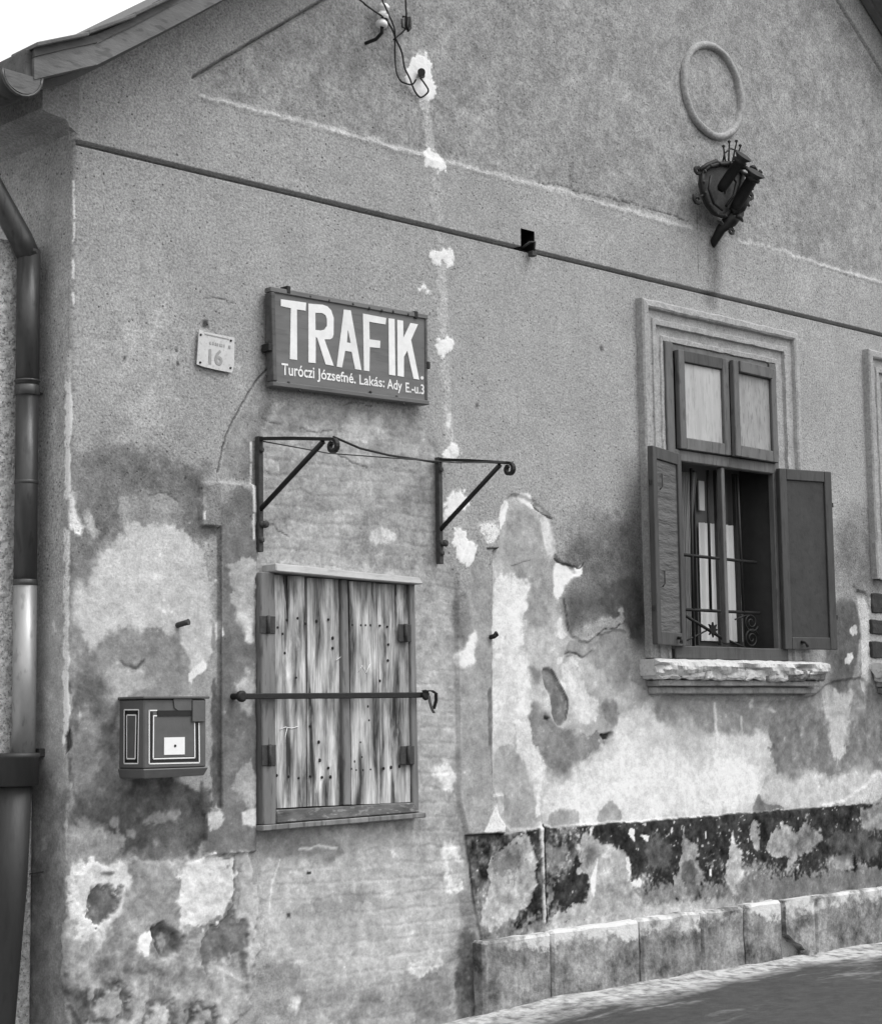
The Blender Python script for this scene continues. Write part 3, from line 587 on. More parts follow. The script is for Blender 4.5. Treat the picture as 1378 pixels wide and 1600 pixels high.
for q in [[(979, 1299), (990, 1291), (992, 1316), (986, 1311)], [(997, 1305), (1012, 1303), (1011, 1316), (1005, 1309)], [(921, 1372), (930, 1352), (934, 1340), (931, 1372), (928, 1404), (924, 1390)], [(976, 1336), (982, 1340), (986, 1372), (980, 1366)], [(985, 1375), (1002, 1372), (1000, 1386), (988, 1388)], [(1105, 1356), (1111, 1358), (1110, 1372)], [(1141, 1307), (1147, 1306), (1148, 1318), (1142, 1318)], [(1100, 1300), (1103, 1298), (1103, 1312), (1100, 1312)], [(920, 1292), (926, 1290), (926, 1306), (921, 1305)], [(1046, 1296), (1050, 1290), (1048, 1304)]]:
    patch(q, 230, soft=.004, warp=.008, brk=.004)
patch([(850, 1440), (1008, 1414), (1100, 1402), (1150, 1398), (1150, 1425), (1000, 1448), (860, 1467)], 166, soft=.014, warp=.02, mott=28, brk=.016)
patch([(1150, 1380), (1232, 1374), (1420, 1345), (1420, 1390), (1150, 1412)], 120, soft=.014, warp=.018, mott=22, brk=.012)
patch([(1010, 1385), (1100, 1380), (1100, 1402), (1010, 1412)], 128, soft=.016, warp=.02, mott=40, brk=.02)
line([(845, 1290), (847, 1350), (848, 1440)], 200, w=.018, soft=.008, warp=.008, h=.010, brk=.012)
line([(849, 1290), (851, 1350), (852, 1440)], 52, w=.014, soft=.008, warp=.006)
patch([(572, 28), (590, 20), (604, 34), (606, 52), (592, 62), (578, 56)], 100, soft=.05, warp=.02)  # soft shadow of the insulator, painted into the wall tone
# stain under the flag holder, plain stains under peg and eaves brackets
line([(1112, 385), (1114, 430), (1112, 470)], 116, w=.10, soft=.10, warp=.02, op=.8)
line([(279, 985), (280, 1045)], 128, w=.020, soft=.02, warp=.006, op=.8)
line([(1087, 330), (1088, 470)], 100, w=.005, soft=.005, warp=.002, op=.8)
patch([(645, 300), (660, 300), (690, 345), (676, 345)], 160, soft=.02, warp=.02)
patch([(312, 508), (325, 512), (372, 560), (378, 610), (360, 612), (345, 590)], 172, soft=.014, warp=.02, op=.8, brk=.01)
for q in [[(318, 466), (340, 465), (358, 470), (366, 474)]]: line(q, 100, w=.006, soft=.006, warp=.004, h=-.003)
patch([(317, 500), (326, 500), (326, 512), (318, 512)], 84, soft=.01, warp=.006)
for x, y in [(275, 547), (278, 567), (291, 748), (195, 562), (745, 633), (475, 905), (940, 545)]: patch([(x-2, y-3), (x+2, y-3), (x+2, y+3), (x-2, y+3)], 92, soft=.008, warp=.008, h=-.004)
patch(None, 170, uzp=[(-7.5, 1.2), (-.035, 1.2), (-.035, 4.6), (-7.5, 4.6)], soft=.03, warp=.01, mott=10)
# the corner: arris knocked white in places, darker foot and marks on the return
for y0, y1 in [(282, 302), (308, 338), (348, 374), (404, 432), (457, 474)]:
    line(None, 226, uzp=[(.000, on(108, y0).z), (.004, on(108, (y0+y1)/2).z), (.000, on(108, y1).z)], w=.014, soft=.005, warp=.006)
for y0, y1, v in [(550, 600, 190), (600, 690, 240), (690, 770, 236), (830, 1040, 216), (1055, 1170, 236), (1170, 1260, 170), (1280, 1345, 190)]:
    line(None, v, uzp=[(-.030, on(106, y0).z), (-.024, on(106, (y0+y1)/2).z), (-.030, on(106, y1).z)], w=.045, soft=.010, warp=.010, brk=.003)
patch(None, 84, uzp=uzs([(101, 1150), (110, 1140), (112, 1165), (102, 1178)]), soft=.01, warp=.012, h=-.014)
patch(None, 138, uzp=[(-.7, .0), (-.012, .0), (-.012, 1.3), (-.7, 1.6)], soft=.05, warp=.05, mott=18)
patch(None, 172, uzp=uzs([(65, 1310), (72, 1308), (74, 1328), (66, 1330)]), soft=.006, warp=.006)
patch(None, 150, uzp=uzs([(85, 1282), (95, 1285), (103, 1345), (95, 1345)]), soft=.01, warp=.01)
line(None, 206, uzp=uzs([(84, 975), (86, 985)]), w=.022, soft=.012, warp=.006)
gz = np.clip((Z-1.75+.25*NB+.1*NM)/.8, 0, 1); G = G*(.35+.65*gz*gz*(3-2*gz)); low = 1-G*.8
V = V + low*(7*NS+9*NC+7*NE+5*NR)
V = V + low*(np.clip(NR+NC-.75, 0, 1)*60 - np.clip(NR*.8-NC-.85, 0, 1)*90)      # flecks of lime, crumbled pits
H += low*(.0016*NC+.0010*NR)
V = 150+(V-150)*1.14; V = np.clip(V, 20, 248)
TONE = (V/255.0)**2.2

def wall_mesh():
    r = .028; a = np.clip((U+r)/(2*r), 0, 1)*math.pi/2
    X = np.where(U >= r, U, np.where(U <= -r, -H, r-(r+H)*np.cos(a)))
    Yv = np.where(U >= r, -H, np.where(U <= -r, -U, r-(r+H)*np.sin(a)))
    nz_, nu = U.shape
    rz = np.array([roof_z(max(u, 0.0))+.03 for u in US]); Zc = np.minimum(Z, rz[None, :])
    co = np.stack([X, Yv, Zc], -1).reshape(-1, 3) - np.array(house.location)
    idx = np.arange(nz_*nu).reshape(nz_, nu)
    q = np.stack([idx[:-1, :-1], idx[:-1, 1:], idx[1:, 1:], idx[1:, :-1]], -1)
    uc = (US[:-1]+US[1:])/2; zc = (ZS[:-1]+ZS[1:])/2
    keep = (ZS[:-1, None] < np.minimum(rz[:-1], rz[1:])[None, :]-1e-4)
    for dx in (0.0, 2.54):
        keep &= ~((uc[None, :] > 4.46+dx) & (uc[None, :] < 5.52+dx) & (zc[:, None] > 2.0) & (zc[:, None] < 3.97))
    keep &= ~((uc[None, :] > 1.16) & (uc[None, :] < 2.12) & (zc[:, None] > 1.16) & (zc[:, None] < 2.33))
    pv = on(822, 378)
    keep &= ~((uc[None, :] > pv.x-.06) & (uc[None, :] < pv.x+.055) & (zc[:, None] > pv.z-.055) & (zc[:, None] < pv.z+.07))
    q = q[keep]
    used = np.zeros(nz_*nu, bool); used[q.ravel()] = True; rm = np.cumsum(used)-1
    co = co[used]; q = rm[q]; tn = TONE.ravel()[used]; gn = np.clip(G.ravel()[used], 0, 1)
    me = bpy.data.meshes.new('wall'); me.vertices.add(len(co)); me.vertices.foreach_set('co', co.astype(np.float32).ravel())
    me.loops.add(q.size); me.loops.foreach_set('vertex_index', q.astype(np.int32).ravel())
    me.polygons.add(len(q)); me.polygons.foreach_set('loop_start', np.arange(0, q.size, 4, dtype=np.int32)); me.polygons.foreach_set('loop_total', np.full(len(q), 4, np.int32))
    me.polygons.foreach_set('use_smooth', np.ones(len(q), bool))
    me.update(calc_edges=True)
    for nm, arr in (('tone', tn), ('grain', gn)):
        at = me.attributes.new(nm, 'FLOAT', 'POINT'); at.data.foreach_set('value', arr.astype(np.float32))
    me.materials.append(MT['wall']); o = bpy.data.objects.new('wall', me); COL.objects.link(o); o.parent = house
    print('wall quads', len(q))
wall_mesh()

# ---- rest of the shell
MB().box(-.02, 9.92, 7.5, 7.8, -.2, 5.0).build('rear_wall', 'soffit', house)
MB().box(9.9, 10.15, .0, 7.5, -.2, 4.9).build('side_wall', 'soffit', house)
REDGE = [-.42, -.35, -.20, -.08, .10, .45, 1.5, 3.0, XC]
REDGE = REDGE + [2*XC-x for x in REDGE[-2::-1]]
OV = -.30
def verge(lo, hi, y0, y1, xs=REDGE):
    m = MB(); a = [[m.bm.verts.new((x, y, roof_z(x, d))) for y in (y0, y1) for d in (lo, hi)] for x in xs]   # y0lo y0hi y1lo y1hi
    for p, q in zip(a, a[1:]):
        for i, j in ((0, 1), (1, 3), (3, 2), (2, 0)): m.bm.faces.new((p[i], q[i], q[j], p[j]))
    m.bm.faces.new((a[0][0], a[0][1], a[0][3], a[0][2])); m.bm.faces.new((a[-1][0], a[-1][1], a[-1][3], a[-1][2]))
    return m
roof = verge(.0, .05, OV+.02, 7.9).build('roof', 'soffit', house); roof.data.materials.append(MT['tile'])
for p_ in roof.data.polygons: p_.material_index = 1 if p_.normal.z > .2 else 0
verge(-.018, .086, OV-.022, OV+.018).rough(.004, 1, 3).build('fascia_board', 'fascia', roof)
verge(.0865, .125, OV-.03, OV+.016).rough(.003, 1, 3, 4).build('verge_batten', 'sign_edge', roof)
verge(-.04, -.002, -.085, -.03).build('eaves_moulding', 'soffit', roof)
for side in (0, 1):                                           # verge tiles, one by one up each slope
    x = -.43
    while x < XC-.2:
        sl_ = (roof_z(x+.25)-roof_z(max(x, -.42)))/.25 if x > -.42 else .45
        d = .30/math.sqrt(1+sl_*sl_); za = roof_z(max(x, -.42), .128)+random.uniform(-.004, .004)+(.45*(x+.42) if x < -.42 else 0); zb = roof_z(x+d, .124)
        xa, xb = (x, x+d+.004) if side == 0 else (2*XC-x, 2*XC-x-d-.004)
        j = random.uniform(-.005, .005)
        MB().hexa([(xa, OV-.06+j, za), (xb, OV-.06+j, zb), (xb, OV+.16, zb), (xa, OV+.16, za), (xa, OV-.06+j, za+.022), (xb, OV-.06+j, zb+.020), (xb, OV+.16, zb+.020), (xa, OV+.16, za+.022)], .004).build('roof_tile', 'tile', roof)
        x += d
MB().hexa([(.22, OV-.02, 5.10), (.40, OV-.03, 5.20), (.40, OV+.16, 5.21), (.22, OV+.16, 5.10), (.20, OV-.02, 5.125), (.39, OV-.03, 5.235), (.39, OV+.16, 5.24), (.20, OV+.16, 5.125)], .004).build('roof_tile', 'tile', roof)
# eaves cornice along the side, its end flush with the gable
cp = [(.02, 4.41), (-.03, 4.44), (-.05, 4.47), (-.165, 4.485), (-.18, 4.50), (-.18, 4.60), (.02, 4.70)]
plaster(MB().prism([(x, -.0135, z) for x, z in cp], (0, 7.4, 0)).build('cornice', 'soffit', house), 146)
MB().box(-.45, -.415, OV+.0, 7.8, 4.49, 4.64, .003).build('eaves_gap_filler', 'sign_edge', house)  # dark board added to close the bright gap between gutter and fascia
# gutter with half-round end
gc = Vector((-.475, OV-.01, 4.515)); m = MB()
arc = [math.pi + math.pi*k/10 for k in range(11)]
o_ = [[m.bm.verts.new((gc.x+.10*math.cos(a), y, gc.z+.10*math.sin(a))) for a in arc] for y in (gc.y, 7.8)]
i_ = [[m.bm.verts.new((gc.x+.095*math.cos(a), y, gc.z+.095*math.sin(a))) for a in arc] for y in (gc.y+.004, 7.8)]
for ring, rev in ((o_, 0), (i_, 1)):
    for k in range(10): m.bm.faces.new((ring[0][k], ring[0][k+1], ring[1][k+1], ring[1][k])).smooth = True
m.bm.faces.new(o_[0])
gut = m.build('gutter', 'pipe_dark', house)
MB().tube([(gc.x+.103*math.cos(a), gc.y-.004, gc.z+.103*math.sin(a)) for a in arc], .008, 6).build('rim', 'pipe_dark', gut)
MB().prism([(gc.x+.094*math.cos(a), gc.y-.006, gc.z+.094*math.sin(a)) for a in arc], (0, .004, 0)).rough(.004, 0).build('end_cap', 'fascia', gut)
# medallion ring
mc = Vector((4.985, -.012, 5.772))
m = MB(); seg = 72; prof = [(0, .335), (.016, .334), (.028, .326), (.033, .312), (.031, .300), (.022, .290), (.010, .286), (-.006, .285)]
rg = [[m.bm.verts.new(mc+Vector((r*math.cos(t), -h, r*math.sin(t)))) for h, r in prof] for t in (2*math.pi*k/seg for k in range(seg))]
for k in range(seg):
    a, b = rg[k], rg[(k+1) % seg]
    for i in range(len(prof)-1): m.bm.faces.new((a[i], a[i+1], b[i+1], b[i])).smooth = True
plaster(m.rough(.005, 0, 9).build('medallion', 'ring', house), 162, .6)

# ---- plinth stones
def stone_mat():
    m, n, l, b = new_mat('plinth_stone_lime')
    tc = N(n, 'ShaderNodeTexCoord'); O = tc.outputs['Object']
    def nz(s, d=6.0):
        k = N(n, 'ShaderNodeTexNoise', i_Scale=s, i_Detail=d, i_Roughness=.65); l.new(O, k.inputs['Vector']); return k.outputs[0]
    sx = N(n, 'ShaderNodeSeparateXYZ'); l.new(O, sx.inputs[0])
    a = ramp(n, l, nz(7), .34, .66, lin(78), lin(164)); a = math_(n, l, 'MULTIPLY', a, ramp(n, l, nz(40), .3, .7, .66, 1.34)); a = math_(n, l, 'MULTIPLY', a, ramp(n, l, nz(2.2), .35, .65, .72, 1.2))
    lime = ramp(n, l, math_(n, l, 'ADD', sx.outputs[2], math_(n, l, 'MULTIPLY', nz(9), .36)), .485, .525)
    lime = math_(n, l, 'MULTIPLY', lime, ramp(n, l, nz(4.3), .42, .54, .02, .95))
    mix = N(n, 'ShaderNodeMix'); mix.data_type = 'FLOAT'; l.new(lime, mix.inputs[0]); l.new(a, mix.inputs[2]); mix.inputs[3].default_value = lin(214)
    l.new(mix.outputs[0], b.inputs['Base Color']); b.inputs['Roughness'].default_value = .93; b.inputs['Specular IOR Level'].default_value = .15
    bp = N(n, 'ShaderNodeBump'); bp.inputs['Strength'].default_value = .8; bp.inputs['Distance'].default_value = .012
    l.new(nz(34), bp.inputs['Height']); l.new(bp.outputs[0], b.inputs['Normal'])
    return m
MT['plinth'] = stone_mat()
def stone(x0, x1, zt, y, seed, outline=None):
    m = MB()
    if outline: m.prism([(x, y, z) for x, z in outline], (0, .14, 0)); m.rough(.004, 1, 8, seed)
    else:
        m.box(x0, x1, y, y+.14, -.25, zt, .016); m.rough(.009, 6, 7, seed)
    for f in m.bm.faces: f.smooth = False
    m.build('plinth_stone', 'plinth', house)
for k, (a, b, zt, y) in enumerate([(2.615, 3.168, .398, -.075), (3.180, 3.948, .403, -.070), (3.962, 4.534, .408, -.078), (4.546, 4.974, .405, -.072), (4.984, 5.374, .412, -.078), (5.762, 6.578, .408, -.070), (6.590, 7.35, .405, -.075), (7.362, 8.2, .405, -.07), (8.212, 9.0, .405, -.075), (9.012, 9.9, .405, -.07)]):
    stone(a, b, zt, y, k+1)
stone(0, 0, 0, -.066, 33, [(5.425, .405), (5.75, .410), (5.75, -.2), (5.66, -.2), (5.64, .06), (5.58, .11), (5.52, .13), (5.47, .17), (5.43, .19)])
MB().box(5.60, 5.69, -.12, -.05, .02, .07).rough(.016, 3, 14, 5).build('stone_fragment', 'plinth', house)

# ---- windows
def window(dx, closed):
    root = empty('window', (4.99+dx, 0, 2.0), house)
    P = lambda m, n, mt: m.build(n, mt, root)
    x0, x1, zt = 4.149+dx, 5.83+dx, 4.232; zl = 1.97 if not closed else on(1360, 905).z
    prof = [(0, -.01), (.002, .046), (.012, .056), (.046, .058), (.058, .050), (.064, .026), (.112, .024), (.118, .034), (.150, .034), (.156, .012), (.205, .010), (.212, .020), (.240, .018), (.246, -.06)]
    m = MB(); rows = []
    for d, h in prof:
        pts = []
        path = [(x0+d, zl), (x0+d, zt-d), (x1-d, zt-d), (x1-d, 1.97)]
        for (ax, az), (bx, bz) in zip(path, path[1:]):
            k = 26; pts += [(ax+(bx-ax)*i/k, az+(bz-az)*i/k) for i in range(k)]
        pts.append(path[-1]); rows.append([m.bm.verts.new((x, -h, z)) for x, z in pts])
    for a, b in zip(rows, rows[1:]):
        for i in range(len(a)-1): m.bm.faces.new((a[i], a[i+1], b[i+1], b[i]))
    m.rough(.0055, 0, 11, 3); plaster(P(m, 'surround', 'trim'), 164, .6)
    X = lambda x: x+dx
    # fixed frame
    m = MB(); m.box(X(4.392), X(4.468), -.032, .022, 2.03, 3.985, .004); P(m, 'frame_stile', 'wood_paint')
    m = MB(); m.box(X(5.515), X(5.588), -.022, .022, 2.03, 3.985, .004); P(m, 'frame_stile', 'wood_paint')
    m = MB(); m.box(X(4.469), X(5.514), -.010, .03, 3.935, 3.984, .004); P(m, 'frame_head', 'wood_paint')
    m = MB(); m.box(X(4.469), X(5.514), -.030, .03, 3.225, 3.298, .006); P(m, 'transom', 'wood_paint')
    m = MB(); m.box(X(4.952), X(4.986), -.018, .022, 2.075, 3.224, .004); P(m, 'mullion', 'wood_paint')
    m = MB(); m.box(X(4.40), X(5.60), -.040, .10, 1.968, 2.050, .006).rough(.004, 3, 8); P(m, 'bottom_rail', 'wood_dark')
    # upper leaves with whitewashed panes
    for (a, b, za, zb, tw) in ((4.498, 5.022, 3.302, 3.945, 0.0), (5.034, 5.548, 3.300, 3.940, .030)):
        def q(x, y, z): return (X(x), y - .032 - tw*(1-(x-a)/(b-a)), z)
        def slab(xa, xb, y0, y1, z0, z1): return MB().hexa([q(xa, y0, z0), q(xb, y0, z0), q(xb, y1, z0), q(xa, y1, z0), q(xa, y0, z1), q(xb, y0, z1), q(xb, y1, z1), q(xa, y1, z1)], .004)
        w = .062
        P(slab(a, a+w, -.02, .018, za, zb), 'leaf_stile', 'wood_paint'); P(slab(b-w, b, -.02, .018, za, zb), 'leaf_stile', 'wood_paint')
        P(slab(a+w+.001, b-w-.001, -.018, .018, za, za+.075), 'leaf_rail', 'wood_paint'); P(slab(a+w+.001, b-w-.001, -.018 if tw == 0 else -.034, .018, zb-.075, zb), 'leaf_rail', 'wood_paint' if tw else 'wood_dark')
        P(slab(a+w+.002, b-w-.002, .000, .008, za+.076, zb-.076), 'pane', 'pane_dull' if tw else 'pane')
    # shutters
    def shutter(hx, hy, wdt, ang, sgn, mt_panel):
        dr = Vector((sgn*math.cos(ang), -math.sin(ang), 0)); nn = Vector((sgn*-math.sin(ang)*-1, -math.cos(ang), 0)); nn = Vector((-math.sin(ang)*sgn*1.0, -math.cos(ang), 0)) if False else Vector((dr.y*sgn, -dr.x*sgn, 0))
        def slab(s0, s1, t0, t1, z0, z1, bev=.004):
            f = lambda s, t, z: Vector((X(hx), hy, z)) + dr*s + nn*t
            return MB().hexa([f(s0, t0, z0), f(s1, t0, z0), f(s1, t1, z0), f(s0, t1, z0), f(s0, t0, z1), f(s1, t0, z1), f(s1, t1, z1), f(s0, t1, z1)], bev)
        za, zb, st = 2.045, 3.262, .062
        P(slab(0, st, -.018, .020, za, zb), 'shutter_stile', 'wood_dark'); P(slab(wdt-st, wdt, -.018, .020, za, zb), 'shutter_stile', 'wood_dark')
        P(slab(st+.001, wdt-st-.001, -.017, .019, za, za+.08), 'shutter_rail', 'wood_dark'); P(slab(st+.001, wdt-st-.001, -.017, .019, zb-.075, zb), 'shutter_rail', 'wood_dark')
        pm = slab(st+.002, wdt-st-.002, -.008, .006, za+.081, zb-.076, 0); P(pm, 'shutter_panel', mt_panel)
        if not closed:
            f = lambda s, t, z: Vector((X(hx), hy, z)) + dr*s + nn*t
            for z in (2.25, 3.02): P(slab(wdt+.001, wdt+.022, -.004, .004, z, z+.03, 0), 'hinge_pin', 'iron')
            P(MB().tube([f(wdt*.30, .006, za+.05), f(wdt*.33, .05, za+.045), f(wdt*.36, .05, za+.015)], .011, 6), 'latch', 'iron')
            if sgn < 0:
                for z in (2.42, 3.02): P(MB().tube([f(wdt*.66, .012, z+.08), f(wdt*.72, .022, z+.08), f(wdt*.72, .022, z), f(wdt*.80, .022, z-.02)], .0045, 5), 'hook', 'iron')
    if closed:
        shutter(4.47, -.012, .47, 0, 1, 'shutter'); shutter(5.513, -.012, .47, 0, -1, 'shutter')
    else:
        shutter(4.475, -.045, .47, math.radians(17), -1, 'shutter_light'); shutter(5.535, -.045, .46, math.radians(14), 1, 'shutter')
    # sill: lime crust over brick, two moulded courses
    m = MB(); k = 90; prf = [(.03, 1.962), (-.06, 1.964), (-.120, 1.958), (-.158, 1.942), (-.168, 1.920), (-.160, 1.898), (-.146, 1.878), (-.128, 1.862), (-.05, 1.858)]
    from mathutils import noise as mn_
    rows_ = []
    for i in range(k+1):
        x = X(4.095)+(5.905-4.095)*i/k; row_ = []
        for j, (y, z) in enumerate(prf):
            q = Vector((x*7, j*.8, dx)); n1 = mn_.noise(q); n2 = mn_.noise(Vector((x*26, j*1.7, 3)))
            drop = max(0, mn_.noise(Vector((x*3.1, j*.25, 7)))+.05)*.16 if j >= 4 else 0        # crust broken back in places
            row_.append(m.bm.verts.new((x+.004*n2, y+(.018*n1+.010*n2)*(j > 1)+drop, z+.008*n1+.006*n2)))
        rows_.append(row_)
    for a_, b_ in zip(rows_, rows_[1:]):
        for j in range(len(prf)-1): m.bm.faces.new((a_[j], b_[j], b_[j+1], a_[j+1]))
    m.bm.faces.new(rows_[0]); m.bm.faces.new(rows_[-1])
    P(m, 'sill_crust', 'sill')
    for k in range(8):
        a = X(4.118)+k*.2225
        m = MB(); m.box(a, a+.2240, -.128-.020*random.random(), .0, 1.834+.005*random.random(), 1.910, .012).rough(.018, 5, 12, k+3); P(m, 'sill_brick', 'sill' if k in (0, 1, 4) else ('brick' if k in (6, 7) else 'stone_light'))
    m = MB(); m.box(X(4.15), X(5.86), -.105, .0, 1.797, 1.834, .006).rough(.005, 5, 8, 8); P(m, 'sill_moulding', 'stone')
    m = MB(); m.box(X(4.17), X(5.84), -.070, .0, 1.750, 1.792, .006).rough(.004, 5, 8, 9); P(m, 'sill_moulding', 'stone')
    if closed:
        for ya, yb in ((922, 958), (964, 992), (998, 1028)):
            pa, pb = on(1359, ya), on(1378, yb)
            MB().box(pa.x, pa.x+.20, -.012, .06, pb.z, pa.z-.02, .006).rough(.008, 3, 14, ya).build('brick', 'brick_dark', root)
    # reveal and room behind
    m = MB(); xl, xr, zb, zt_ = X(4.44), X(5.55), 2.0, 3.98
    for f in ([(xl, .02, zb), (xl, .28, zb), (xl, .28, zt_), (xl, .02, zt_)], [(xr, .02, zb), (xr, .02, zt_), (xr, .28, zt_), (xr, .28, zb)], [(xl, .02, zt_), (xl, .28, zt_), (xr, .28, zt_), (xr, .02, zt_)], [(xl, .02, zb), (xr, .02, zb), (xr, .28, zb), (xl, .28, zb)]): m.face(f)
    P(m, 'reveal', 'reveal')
    if closed: return
    # inner casement: dark frame, white half curtain, drawn-aside drape
    T = lambda px, py, Y: on(px, py, Y)
    def rect(pa, pb, Y, th): a, b = T(*pa, Y), T(*pb, Y); return MB().box(a.x, b.x, Y, Y+th, b.z, a.z)
    for pa, pb in (((1083, 735), (1093, 1008)), ((1121, 735), (1126, 1008)), ((1147, 740), (1160, 1012))): P(rect(pa, pb, .22, .025), 'casement_stile', 'shutter')
    m = MB(); a, b = T(1091, 816, .25), T(1160, 1003, .25); k = 40
    top = [m.bm.verts.new((a.x+(b.x-a.x)*i/k, .25+.012*math.sin(i*1.1)+.006*math.sin(i*2.7), a.z)) for i in range(k+1)]
    bot = [m.bm.verts.new((a.x+(b.x-a.x)*i/k, .25+.016*math.sin(i*1.1+.3)+.008*math.sin(i*2.3), b.z)) for i in range(k+1)]
    for i in range(k): m.bm.faces.new((bot[i], bot[i+1], top[i+1], top[i])).smooth = True
    P(m, 'half_curtain', 'cloth')
    P(rect((1091, 751), (1101, 798), .255, .01), 'letter_paper', 'cloth')
    m = MB(); k = 44; rows = []
    for j in range(13):
        t = j/12; l_ = T(1058, 738+t*270, .17); r_ = T(1086-8*math.sin(t*3.0)*(1 if t < .75 else .6)-6*t, 738+t*270, .17)
        rows.append([m.bm.verts.new((l_.x+(r_.x-l_.x)*i/k, .17+.022*math.sin(i*.95), l_.z+(r_.z-l_.z)*i/k)) for i in range(k+1)])
    for a, b in zip(rows, rows[1:]):
        for i in range(k): m.bm.faces.new((a[i], a[i+1], b[i+1], b[i])).smooth = True
    P(m, 'drape', 'curtain')
    # room: walls and floor, unlit
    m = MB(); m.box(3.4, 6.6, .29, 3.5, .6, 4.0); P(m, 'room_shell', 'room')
    bm = None
    # grille
    G_ = .08
    for pa, pb, r in (((1060, 866), (1181, 879), .0105), ((1062, 952), (1186, 958), .0105), ((1079, 732), (1083, 1010), .0105), ((1105, 735), (1110, 955), .0105), ((1151, 742), (1161, 957), .0105), ((1064, 958), (1132, 1000), .0105), ((1066, 1004), (1104, 985), .006), ((1148, 968), (1170, 959), .006), ((1139, 1001), (1164, 1012), .007)):
        P(MB().tube([T(*pa, G_), T(*pb, G_)], r, 6), 'grille_bar', 'iron')
    c = T(1112, 984, G_); st = []
    for i in range(16):
        r = .050 if i % 2 == 0 else .024; t = 2*math.pi*i/16; st.append(c+Vector((r*1.15*math.cos(t), -.012, r*math.sin(t))))
    P(MB().prism(st, (0, .012, 0)), 'grille_star', 'iron')
    for cx, cy, sg in ((1173, 972, 1), (1174, 998, -1)):
        c = T(cx, cy, G_); P(MB().tube([c+Vector((r*1.2*math.cos(t), 0, sg*r*math.sin(t))) for t, r in ((i*.45, .010+.0021*i) for i in range(28))], .006, 5), 'grille_scroll', 'iron')
window(0.0, False); window(2.54, True)

# ---- boarded hatch in the blocked doorway
hat = empty('hatch', (1.63, 0, 1.09), house)
HB = lambda m, n, mt: m.build(n, mt, hat)
HB(MB().hexa([(1.092, -.060, 1.10), (1.176, -.060, 1.10), (1.176, .03, 1.10), (1.092, .03, 1.10), (1.084, -.060, 2.36), (1.178, -.060, 2.36), (1.178, .03, 2.36), (1.084, .03, 2.36)], .005).rough(.002, 3, 6), 'frame_post', 'frame_old')
HB(MB().hexa([(2.124, -.052, 1.12), (2.168, -.052, 1.12), (2.168, .03, 1.12), (2.124, .03, 1.12), (2.118, -.052, 2.345), (2.158, -.052, 2.345), (2.158, .03, 2.345), (2.118, .03, 2.345)], .005).rough(.002, 3, 6, 2), 'frame_post', 'frame_old')
HB(MB().hexa([(1.145, -.115, 2.362), (2.165, -.115, 2.338), (2.165, .02, 2.338), (1.145, .02, 2.362), (1.145, -.100, 2.405), (2.150, -.100, 2.375), (2.150, .02, 2.375), (1.145, .02, 2.405)], .005).rough(.003, 4, 6, 3), 'lintel', 'lintel')
HB(MB().hexa([(1.18, -.062, 1.105), (2.165, -.062, 1.118), (2.165, .02, 1.118), (1.18, .02, 1.105), (1.18, -.058, 1.172), (2.122, -.058, 1.170), (2.122, .02, 1.170), (1.18, .02, 1.172)], .005).rough(.003, 4, 8, 4), 'bottom_rail', 'rail_worn')
HB(MB().hexa([(1.080, -.075, 1.072), (2.195, -.075, 1.088), (2.195, .02, 1.088), (1.080, .02, 1.072), (1.080, -.075, 1.100), (2.195, -.075, 1.114), (2.195, .02, 1.114), (1.080, .02, 1.100)], .004).rough(.002, 3, 6, 5), 'sill_board', 'frame_old')
def plank(o, y): HB(MB().prism([(x, y, z) for x, z in o], (0, .030, 0)).rough(.0022, 0, 5, o[0][0]*3), 'plank', 'plank')
zt = 2.352
plank([(1.186, 1.178), (1.389, 1.178), (1.390, 1.70), (1.384, zt), (1.276, zt), (1.272, 2.24), (1.278, 2.06), (1.262, 2.20), (1.240, zt), (1.184, zt)], -.040)
plank([(1.400, 1.178), (1.624, 1.176), (1.622, zt-.006), (1.405, zt-.006), (1.408, 1.98), (1.401, 1.7)], -.036)
plank([(1.694, 1.176), (1.892, 1.174), (1.893, 1.75), (1.880, zt-.012), (1.690, zt-.012)], -.042)
plank([(1.902, 1.174), (2.118, 1.172), (2.116, zt-.016), (2.030, zt-.016), (2.022, 2.20), (2.026, 2.10), (2.015, 2.20), (2.020, zt-.016), (1.890, zt-.016), (1.902, 1.75)], -.036)
HB(MB().hexa([(1.629, -.058, 1.175), (1.682, -.058, 1.175), (1.682, -.012, 1.175), (1.629, -.012, 1.175), (1.625, -.056, 2.345), (1.668, -.056, 2.345), (1.668, -.012, 2.345), (1.625, -.012, 2.345)], .005).rough(.002, 3, 8, 7), 'cover_strip', 'frame_old')
HB(MB().box(1.12, 2.16, .05, .08, 1.12, 2.36), 'added_gap_backing', 'black')  # black sheet added behind the planks to keep their gaps dark
for pa, pb, fy in (((407, 962), (431, 990), -.066), ((410, 1164), (432, 1196), -.066), ((623, 975), (643, 1003), -.060), ((626, 1166), (648, 1194), -.060)):
    a, b = on(*pa, fy), on(*pb, fy); m = MB(); m.box(a.x, b.x, fy, fy+.007, b.z, a.z, .002); m.tube([((a.x+b.x)/2, fy-.006, b.z-.002), ((a.x+b.x)/2, fy-.006, a.z+.002)], .009, 7); HB(m, 'hinge', 'rust')
nail0 = None
